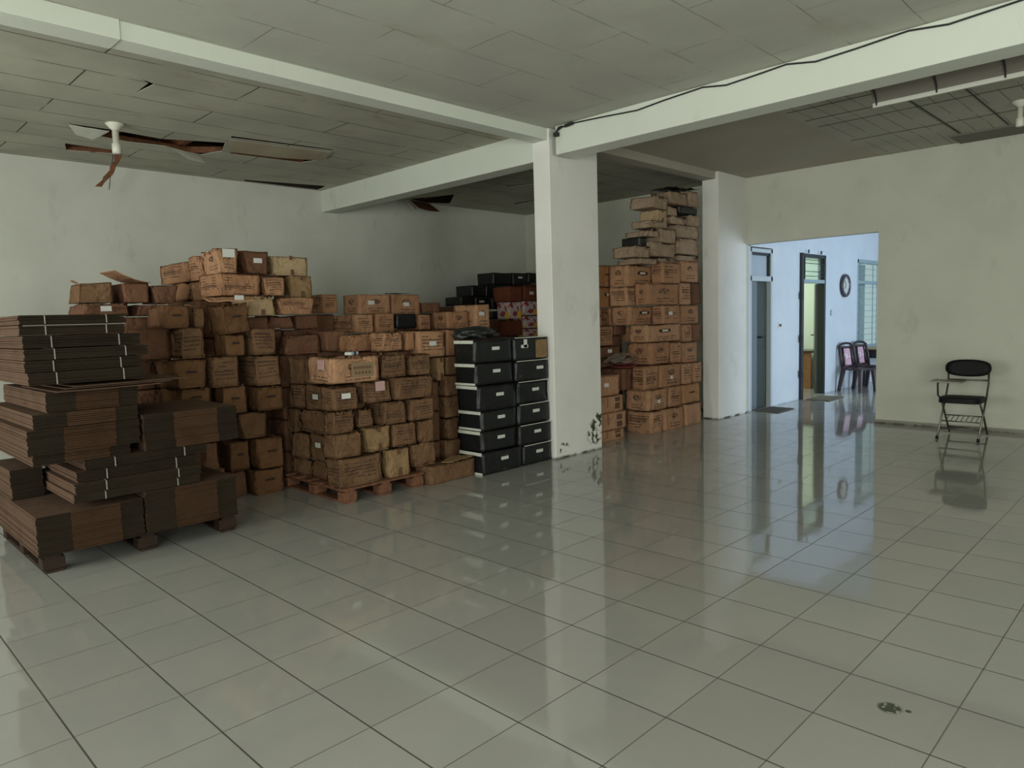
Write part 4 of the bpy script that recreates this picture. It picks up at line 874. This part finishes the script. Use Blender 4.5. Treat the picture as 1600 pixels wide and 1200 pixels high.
# ---------------------------------------------------------------- cartons
rng = random.Random(7)
def grid_pos(L, n, e):
    return [0, e] + [e + (L-2*e)*k/n for k in range(1, n)] + [L-e, L]
def carton_mesh(dx, dy, h, crumple, seed):
    e = .009; gx = grid_pos(dx, 9, e); gy = grid_pos(dy, 12, e); gz = grid_pos(h, 8, e)
    nx, ny, nz = len(gx)-1, len(gy)-1, len(gz)-1
    V = {}; verts = []; faces = []; uvs = []
    sd = Vector((seed*13.7 % 50, seed*7.3 % 50, seed*3.1 % 50))
    r = random.Random(seed); A = .005 + .030*crumple
    tap = [r.uniform(.001, .009+.038*crumple) for _ in range(8)]
    sag = r.uniform(.002, .006) + .022*crumple*r.random()
    def vid(i, j, k):
        if (i, j, k) in V: return V[(i, j, k)]
        p = Vector((gx[i]-dx/2, gy[j]-dy/2, gz[k])); u = Vector((gx[i]/dx, gy[j]/dy, gz[k]/h))
        n = Vector(((i == nx)-(i == 0), (j == ny)-(j == 0), (k == nz)-(k == 0)))
        cnt = sum(abs(c) for c in n)
        if cnt >= 2: p -= n*(.004+.004*crumple)*(cnt-1)
        q = p*5 + sd; a = noise.noise(q); b = noise.noise(p*13+sd); b = (1-abs(b)*2)*.9 if crumple > .4 else b
        dent = abs(a)*A + abs(b)*A*.35 + (A*.9*max(0, noise.noise(p*3+sd*2)) if crumple else 0)
        p -= Vector((n.x*dent, n.y*dent, 0))
        w = noise.noise_vector(p*4+sd)*A*.7
        p.z = max(0, p.z - (n.z > 0)*(dent + sag*math.sin(PI*u.x)*math.sin(PI*u.y)) + (w.z if 0 < k < nz else 0))
        # lean of the four corners
        t = [tap[0]*(1-u.y)+tap[1]*u.y, tap[2]*(1-u.x)+tap[3]*u.x][0]
        p.x -= (p.x/(dx/2))*t*(1-u.z if r_flip else u.z)*.9
        p.y -= (p.y/(dy/2))*(tap[4]*(1-u.x)+tap[5]*u.x)*(u.z if r_flip else 1-u.z)
        if k == nz: p.z -= tap[6]*u.y + tap[7]*(1-u.y)*.5
        V[(i, j, k)] = len(verts); verts.append(p); return V[(i, j, k)]
    r_flip = r.random() < .5
    def add(q, uv): faces.append([vid(*c) for c in q]); uvs.extend(uv)
    for j in range(ny):
        for k in range(nz):
            u0, u1, v0, v1 = gy[j]/dy, gy[j+1]/dy, gz[k]/h, gz[k+1]/h
            add([(nx, j, k), (nx, j+1, k), (nx, j+1, k+1), (nx, j, k+1)], [(u0, v0), (u1, v0), (u1, v1), (u0, v1)])
            add([(0, j+1, k), (0, j, k), (0, j, k+1), (0, j+1, k+1)], [(1-u1, v0), (1-u0, v0), (1-u0, v1), (1-u1, v1)])
    for i in range(nx):
        for k in range(nz):
            u0, u1, v0, v1 = gx[i]/dx, gx[i+1]/dx, gz[k]/h, gz[k+1]/h
            add([(i, 0, k), (i+1, 0, k), (i+1, 0, k+1), (i, 0, k+1)], [(u0, v0), (u1, v0), (u1, v1), (u0, v1)])
            add([(i+1, ny, k), (i, ny, k), (i, ny, k+1), (i+1, ny, k+1)], [(1-u1, v0), (1-u0, v0), (1-u0, v1), (1-u1, v1)])
        for j in range(ny):
            add([(i, j, nz), (i+1, j, nz), (i+1, j+1, nz), (i, j+1, nz)], [(0, 0)]*4)
            add([(i, j+1, 0), (i+1, j+1, 0), (i+1, j, 0), (i, j, 0)], [(0, 0)]*4)
    me = bpy.data.meshes.new('carton'); me.from_pydata(verts, [], faces); me.update()
    ul = me.uv_layers.new(name='UVMap')
    for l, uv in zip(ul.data, uvs): l.uv = uv
    for p in me.polygons: p.use_smooth = True
    return me
GROUPS = {'D': 'cartons stacked on the wooden pallet', 'G': 'cartons in the narrow column beside the black cases', 'E': None, 'H': 'cartons in the upper middle rows',
          'T': 'cartons on top of the left heap', 'U': 'cartons of the far left row', 'B': 'cartons in the tall columns left of the pallet stack',
          'F': 'black cases beside the near pillar', 'K': 'cases and cartons in the back corner', 'R': 'cartons walled up in the right bay',
          'S': 'cartons in the small stack by the near pillar', 'W': 'wrapped parcels on the right bay stack'}
def sticker(o, name, m, side, dx, dy, h, fu, fv, w, hh, t=.003):
    """a part lying on one face of a carton"""
    if side == 'x':
        y = -dy/2 + fu*dy; z = fv*h; mb = MB().box(dx/2-.004, dx/2+t, y-w/2, y+w/2, z-hh/2, z+hh/2)
    else:
        x = -dx/2 + fu*dx; z = fv*h; mb = MB().box(x-w/2, x+w/2, -dy/2-t, -dy/2+.004, z-hh/2, z+hh/2)
    return mb.build(name, m, o)
def make_carton(b, kind, rz, label, cl, seed):
    dx, dy, h = b[1]-b[0], b[3]-b[2], b[5]-b[4]
    side = 'y' if '@' in kind else 'x'; k0 = 'K' if 'K' in kind else kind[0]
    cr = (1.0 if 'C' in kind else .12) + (.75 if k0 == 'w' else 0)
    if k0 == 'k': cr = .45 if 'C' in kind else .1
    if cl in 'DTUB' and 'C' not in kind: cr = .6
    if cl == 'R': cr = .3
    me = carton_mesh(dx, dy, h, cr, seed); me.materials.append(MC[{'b': 'B', 't': 'T', 's': 'S'}.get(k0, k0) if cl in 'DGEBU' else k0])  # dimmer stacks take the copies with shade in their colour
    name = {'k': 'black_case', 'w': 'paper_parcel', 'y': 'snack_carton'}.get(k0, 'cardboard_carton')
    o = bpy.data.objects.new(name, me); COL.objects.link(o)
    o.location = ((b[0]+b[1])/2, (b[2]+b[3])/2, b[4]); o.rotation_euler = (0, 0, math.radians(rz*.6 + (rng.uniform(-1.2, 1.2) if cl in 'DBTHR' else 0)))
    if 'Z' in kind: o.rotation_euler = (math.radians(7), 0, math.radians(4))
    tag(o, label, {'k': 'case', 'w': 'parcel'}.get(k0, 'carton'), GROUPS[cl])
    r = random.Random(seed+5); W = dy if side == 'x' else dx
    if k0 == 's' and 'H' not in kind:
        sticker(o, 'hand_slot', M_HOLE, side, dx, dy, h, .5, .55, .30*W, .018, .001)
    if 'H' in kind:
        hs = sticker(o, 'hand_slot', M_HOLE, side, dx, dy, h, .5, .62, .30*W, .034, .001)
        sticker(hs, 'torn_liner', M_TORN, side, dx, dy, h, .5, .62, .17*W, .026, .003)
    if k0 == 'p' or (k0 == 'o' and 'O' not in kind):
        sticker(o, 'tape', M_TAPE, side, dx, dy, h, .5, .88, .03, .20*h); sticker(o, 'tape', M_TAPE, side, dx, dy, h, .52, .16, .03, .28*h)
    if 'P' in kind: sticker(o, 'pink_sticker', M_PINK, 'y' if label.startswith('big top') else side, dx, dy, h, .62 if label.startswith('big top') else .55, .72, .10, .085)
    if label.startswith('big top'):
        sticker(o, 'stencil_panel', mat('stencil_frame', (.24, .17, .10), .8), 'x', dx, dy, h, .62, .48, .22, .12, .002)
        for q in range(7): sticker(o, 'stencil_mark', M_TAPE, 'x', dx, dy, h, .45+.055*q, .56, .016, .026, .004)
        for q in range(5): sticker(o, 'stencil_mark', M_TAPE, 'x', dx, dy, h, .48+.07*q, .36, .018, .024, .004)
    if 'W' in kind:
        if k0 == 'k':
            fu = .72 if 'far right' in label else .55 if 'back' not in label else .5
            if 'topmost black case beside' in label: fu = .3
            sticker(o, 'label', M_LABEL, side, dx, dy, h, fu,   .60, .098, .032 if cl == 'F' else .03)
        elif 'large grey-white' in label: sticker(o, 'label', M_LABEL, side, dx, dy, h, .5, .78, .11, .075)
        elif 'square sticker' in label or 'sticker hanging' in label: sticker(o, 'label', M_LABEL, side, dx, dy, h, .5, .40, .05, .045)
        else: sticker(o, 'label', M_LABEL, side, dx, dy, h, .38+.2*r.random(), .5+.1*r.random(), .085, .045)
    if cl == 'F' and dx > .2:
        if b[2] < 4.5:
            z0 = h-.035; mbx = MB().box(-dx/2+.01, dx/2-.02, -dy/2-.006, -dy/2+.006, z0, h-.004)
            if seed % 2: mbx.box(-dx/2+.01, dx/2-.02, -dy/2-.006, -dy/2+.006, .002, .022)
            mbx.build('lid_edge', M_LID, o)
        else: MB().box(dx/2-.004, dx/2+.002, -dy/2+.02, dy/2-.01, h-.009, h-.002).build('lid_edge', M_LID, o)
    if 'B' in kind:
        sticker(o, 'paper_sheet', MC['o'], 'x', dx, dy, h, .78, .46, .17, h*.78, .004)
        MB().box(dx/2, dx/2+.003, -.12, -.07, h*.55, h*.9).build('label_tail', M_LABEL, o)
    if 'L' in kind: MB().box(-dx/2+.02, dx/2+.002, -dy/2-.003, dy/2-.02, h-.03, h-.004).build('lid_edge', M_LID, o)
    if 'O' in kind or 'F' in kind:      # open top with a raised flap
        a = .9 if 'F' in kind else .5; L = .26 if 'F' in kind else .05
        rows = [[(dx/2-.02-.25*i/5*dx, -dy/2+(.0-L*math.cos(a)*j/4)+(.02), h-.004+L*math.sin(a)*j/4*(.7+.06*j)) for j in range(5)] for i in range(6)]
        if 'F' in kind:
            rows = [[(-dx/2+dx*i/5, -dy/2+.01+dy*.95*(1-j/4)*1.0 - .06*j/4, h+.002+.005*i*0+(.10*(j/4)**1.7)) for j in range(5)] for i in range(6)]
        MB().sheet(rows, .004).build('flap', MC['b'], o)
    return o
for n_, (b, kind, rz, label, cl) in enumerate(TABLE):
    make_carton(b, kind, rz, label, cl, n_+1)
for n_, b in enumerate(FILL):
    me = carton_mesh(b[1]-b[0], b[3]-b[2], b[5]-b[4], .1, 500+n_); me.materials.append(MC['d'])  # dark board puts shade into the gaps between visible cartons
    o = bpy.data.objects.new('cardboard_carton', me); COL.objects.link(o); o.location = ((b[0]+b[1])/2, (b[2]+b[3])/2, b[4])
    tag(o, 'carton buried inside the pile, darkened to shade the gaps between the visible ones', 'carton', 'cartons buried inside the piles')

# ---------------------------------------------------------------- pallets
def pallet(x0, x1, y0, y1, label, mt=M_PALLET):
    e = empty('wooden_pallet', ((x0+x1)/2, (y0+y1)/2, 0)); tag(e, label, 'pallet'); W, D = x1-x0, y1-y0
    for i in range(3):
        for j in range(3):
            x = -W/2+.06+(W-.12)*i/2; y = -D/2+.07+(D-.14)*j/2
            MB().box(x-.052, x+.052, y-.065, y+.065, .018, .095).build('block', mt, e, .004)
    for j in range(3):
        y = -D/2+.07+(D-.14)*j/2; MB().box(-W/2, W/2, y-.05, y+.05, 0, .018).build('bottom_board', mt, e, .003)
    for i in range(6):
        x = -W/2+.05+(W-.10)*i/5; MB().box(x-.05, x+.05, -D/2, D/2, .112, .13).build('deck_board', mt, e, .003)
    for j in range(3):
        y = -D/2+.07+(D-.14)*j/2; MB().box(-W/2, W/2, y-.045, y+.045, .095, .112).build('stringer_board', mt, e, .003)
pallet(-4.48, -3.39, 2.58, 3.45, 'reddish wooden pallet under the carton stack with printed boxes')
pallet(-4.60, -3.42, .38, 1.66, 'dark wooden pallet under the bundles of flat cardboard', m_wood('dark_pallet_wood', (.04, .022, .014), (.025, .015, .01)))  # darker copy of the pallet wood

# ---------------------------------------------------------------- flat cardboard bundles
def bundle(y0, y1, z0, z1, label, x0=None, x1=-3.34, twine=False, flap=True, rz=0, tilt=0, seed=0, lean=0, n=None):
    if x0 is None: x0 = -4.62 if y0 < .5 else -4.2
    D, W, Hh = x1-x0, y1-y0, z1-z0; r = random.Random(seed+99)
    e = empty('flat_cardboard_bundle', ((x0+x1)/2, (y0+y1)/2, z0), math.radians(rz)); e.rotation_euler.x = math.radians(tilt)
    tag(e, label, 'cardboard bundle', 'bundles of flattened cartons on the left pallet')
    n = n or max(3, int(Hh/.0125)); t = Hh/n; sh = MB(); fl = MB(); fp = []
    for k in range(n):
        jy = r.uniform(-.004, .004) + lean*k; jx = r.uniform(-.006, .003); g = t*(.985 if r.random() < .7 else .84)
        sh.box(-D/2, D/2-.008+jx, -W/2+jy+.004, W/2+jy-.004, k*t, k*t+g)
        if flap: fl.box(D/2-.03, D/2+jx*.4, -W*.19+jy, W*.27+jy, k*t+.001, k*t+g*.97)
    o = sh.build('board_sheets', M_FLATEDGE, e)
    # left and top faces of the sheets take the lighter board colour
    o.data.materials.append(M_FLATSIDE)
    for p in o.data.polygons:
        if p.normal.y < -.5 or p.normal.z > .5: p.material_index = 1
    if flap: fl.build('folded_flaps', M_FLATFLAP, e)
    if twine:
        for fy in (-.27, .30):
            y = fy*W; tw = MB(); r_ = .0028
            tw.box(D/2-.002, D/2+.005, y-r_, y+r_, .001, Hh+.0005); tw.box(-D/2, D/2+.005, y-r_, y+r_, Hh-.003, Hh+.0005)
            tw.build('twine', M_TWINE, e)
    if label.startswith('fifth'): MB().box(D/2-.002, D/2+.004, -W/2+.02, W/2-.005, Hh-.004, Hh+.0005).build('twine', M_TWINE, e)
    return e
bundle(.35, .985, .134, .388, 'tall loose cardboard bundle at the pallet corner, bottom left', seed=1)
bundle(.995, 1.64, .134, .43, 'cardboard bundle at the bottom right of the left pallet', seed=2)
bundle(.57, 1.38, .434, .488, 'lowest of four twine-tied flat bundles in the middle of the left pallet', twine=True, flap=False, seed=3, tilt=0)
bundle(.58, 1.39, .492, .558, 'second from bottom of the four twine-tied bundles in the middle', twine=True, flap=False, seed=4)
bundle(.60, 1.38, .562, .633, 'third of the four twine-tied bundles in the middle, slightly recessed', x1=-3.36, twine=True, flap=False, seed=5)
bundle(.65, 1.44, .637, .704, 'topmost of the four twine-tied bundles in the middle, shifted right', x1=-3.35, twine=True, flap=False, seed=6)
bundle(1.02, 1.68, .708, .955, 'thick untied bundle jutting to the right at mid height', seed=7)
bundle(.37, .94, .706, .775, 'thin bundle under the big slanting one at mid height, left', flap=True, seed=8, x1=-3.36)
bundle(.345, 1.0, .777, .935, 'big bundle with pale folded flaps at mid height, left corner', seed=9)
bundle(.39, 1.005, .937, 1.03, 'bundle stepped back above the big pale-flapped one', seed=10, x1=-3.36)
bundle(.47, 1.02, 1.032, 1.16, 'uneven dark bundle under the loose fanned sheets', seed=11, x1=-3.38)
def loose(z, y0, y1, label, seed, x1=-3.30):
    rows = [[(-4.15+(x1+4.15)*i/6, y0+(y1-y0)*j/8+.02*i/6, z+.001*noise.noise(Vector((i, j*.6, seed)))+.004*(j/8)**2) for j in range(9)] for i in range(7)]
    tag(MB().sheet(rows, .006).build('cardboard_sheet', M_FLATSIDE), label, 'cardboard sheet', 'loose sheets under the dark tied bundles')
loose(1.168, .50, 1.12, 'lowest loose cardboard sheet below the dark tied stack', 1)
loose(1.181, .56, 1.20, 'middle loose cardboard sheet fanned out to the right', 2, -3.33)
loose(1.194, .60, 1.30, 'topmost loose cardboard sheet pointing far right', 3)
zz = [1.212, 1.295, 1.369, 1.443, 1.523, 1.59, 1.652]; yy = [(.38, 1.06), (.37, 1.05), (.37, 1.09), (.37, 1.05), (.36, .96), (.36, .97)]
nm = ['lowest', 'second', 'third', 'fourth', 'fifth', 'topmost']
for k in range(6):
    e_ = bundle(yy[k][0], yy[k][1], zz[k], zz[k+1]-.005, nm[k]+' twine-tied dark bundle counting up in the upper left stack', twine=True, flap=False, seed=20+k, x1=-3.34-.01*(k % 2))
bundle(.36, .56, .392, .60, 'dim short bundle recessed in the dark gap at the left pallet corner', x0=-4.62, x1=-4.02, flap=False, seed=40)

# ---------------------------------------------------------------- small loose things
def blob(name, c, s, m, label, cat, seed, amp=.35, flat=.0):
    bm = MB(); bmesh.ops.create_icosphere(bm.bm, subdivisions=4, radius=1)
    for v in bm.bm.verts:
        n = noise.noise(v.co*2.1+Vector((seed, 0, 0)))*amp + noise.noise(v.co*6+Vector((0, seed, 0)))*amp*.35
        p = v.co*(1+n); v.co = Vector((p.x*s[0], p.y*s[1], max(-.75, p.z)*s[2]+.75*s[2]))
    return tag(bm.build(name, m, smooth=True, loc=c), label, cat)
blob('plastic_bag', (-3.46, 4.20, 1.345), (.16, .24, .07), M_BAG, 'crumpled black plastic bag lying on top of the black cases', 'bag', 3)
def crumpled(name, quad, m, label, cat, amp=.02, th=.003, n=10):
    a, b, c, d = [Vector(p) for p in quad]; rows = []
    for i in range(n+1):
        r = []
        for j in range(n+1):
            p = a.lerp(b, i/n).lerp(d.lerp(c, i/n), j/n); p.z += abs(noise.noise(p*8))*amp*2; r.append(p)
        rows.append(r)
    return tag(MB().sheet(rows, th).build(name, m), label, cat)
e = empty('drink_pack', (-3.60, 2.86, 1.258), .5); tag(e, 'small blue and white packet lying on the big top corner carton', 'packet')
MB().box(-.035, .035, -.07, .07, 0, .03).build('wrapper', M_LABEL, e, .01); MB().box(-.037, .037, -.025, .02, -.0, .032).build('blue_band', M_BLUE, e, .003)
crumpled('flat_sheet', [(-3.54, 3.92, .200), (-3.34, 3.62, .200), (-3.26, 3.70, .200), (-3.32, 4.02, .206)], MC['o'], 'flat pale board lying on the low floor carton', 'cardboard sheet', .006, .006)
crumpled('paper_sheet', [(-5.50, 4.50, 1.885), (-5.17, 4.50, 1.885), (-5.20, 4.78, 1.885), (-5.52, 4.80, 1.885)], M_LABEL, 'white sheet on top of the right carton of the upper middle row', 'paper', .008)
s_ = crumpled('crushed_board', [(-4.46, 1.95, 1.795), (-4.36, 1.95, 1.765), (-4.36, 2.36, 1.775), (-4.46, 2.36, 1.805)], MC['t'], 'crushed pinkish board with a white label squeezed above the tilted carton', 'board', .012, .012)
MB().box(-4.364, -4.355, 2.18, 2.26, 1.775, 1.815).build('label', M_LABEL, s_)
crumpled('dark_cloth', [(-3.76, 7.80, 3.215), (-3.42, 7.80, 3.215), (-3.42, 8.55, 3.26), (-3.76, 8.55, 3.265)], M_BAG, 'dark cloth over the topmost wrapped parcels under the ceiling', 'cloth', .02, .004)
# heap of papers and folders in the right bay
def paper(k, c, w, l, rz, tx, ty, m, label):
    M = Matrix.Rotation(rz, 4, 'Z') @ Matrix.Rotation(tx, 4, 'X') @ Matrix.Rotation(ty, 4, 'Y')
    mb = MB(); rows = []
    for i in range(7):
        rows.append([M @ Vector((-w/2+w*i/6, -l/2+l*j/6, .02*noise.noise(Vector((i*.5, j*.5, k*3))))) for j in range(7)])
    mb.sheet(rows, .008); tag(mb.build('loose_folder' if m is M_RED else 'loose_papers', m, loc=c), label, 'folder' if m is M_RED else 'papers', 'papers heaped in the right bay')
paper(1, (-3.62, 7.00, .885), .26, .34, .2, .05, 0, M_RED, 'red folder at the bottom of the paper heap')
paper(2, (-3.62, 6.98, .93), .22, .26, -.1, .03, 0, mat('pink_papers', (.26, .15, .14), .7), 'pinkish papers lying on the red folder')
paper(3, (-3.62, 6.80, 1.0), .22, .28, .1, .30, 0, M_PAPER, 'grey paper bundle leaning at the left of the heap')
paper(4, (-3.64, 7.06, 1.02), .22, .22, -.2, -.28, 0, mat('brownish_paper', (.27, .18, .13), .8), 'brownish paper bundle sloping right at the top of the heap')
paper(5, (-3.60, 6.96, .965), .24, .30, .3, .08, 0, MC['w'], 'brown wrapping between the pink papers and the bundles')
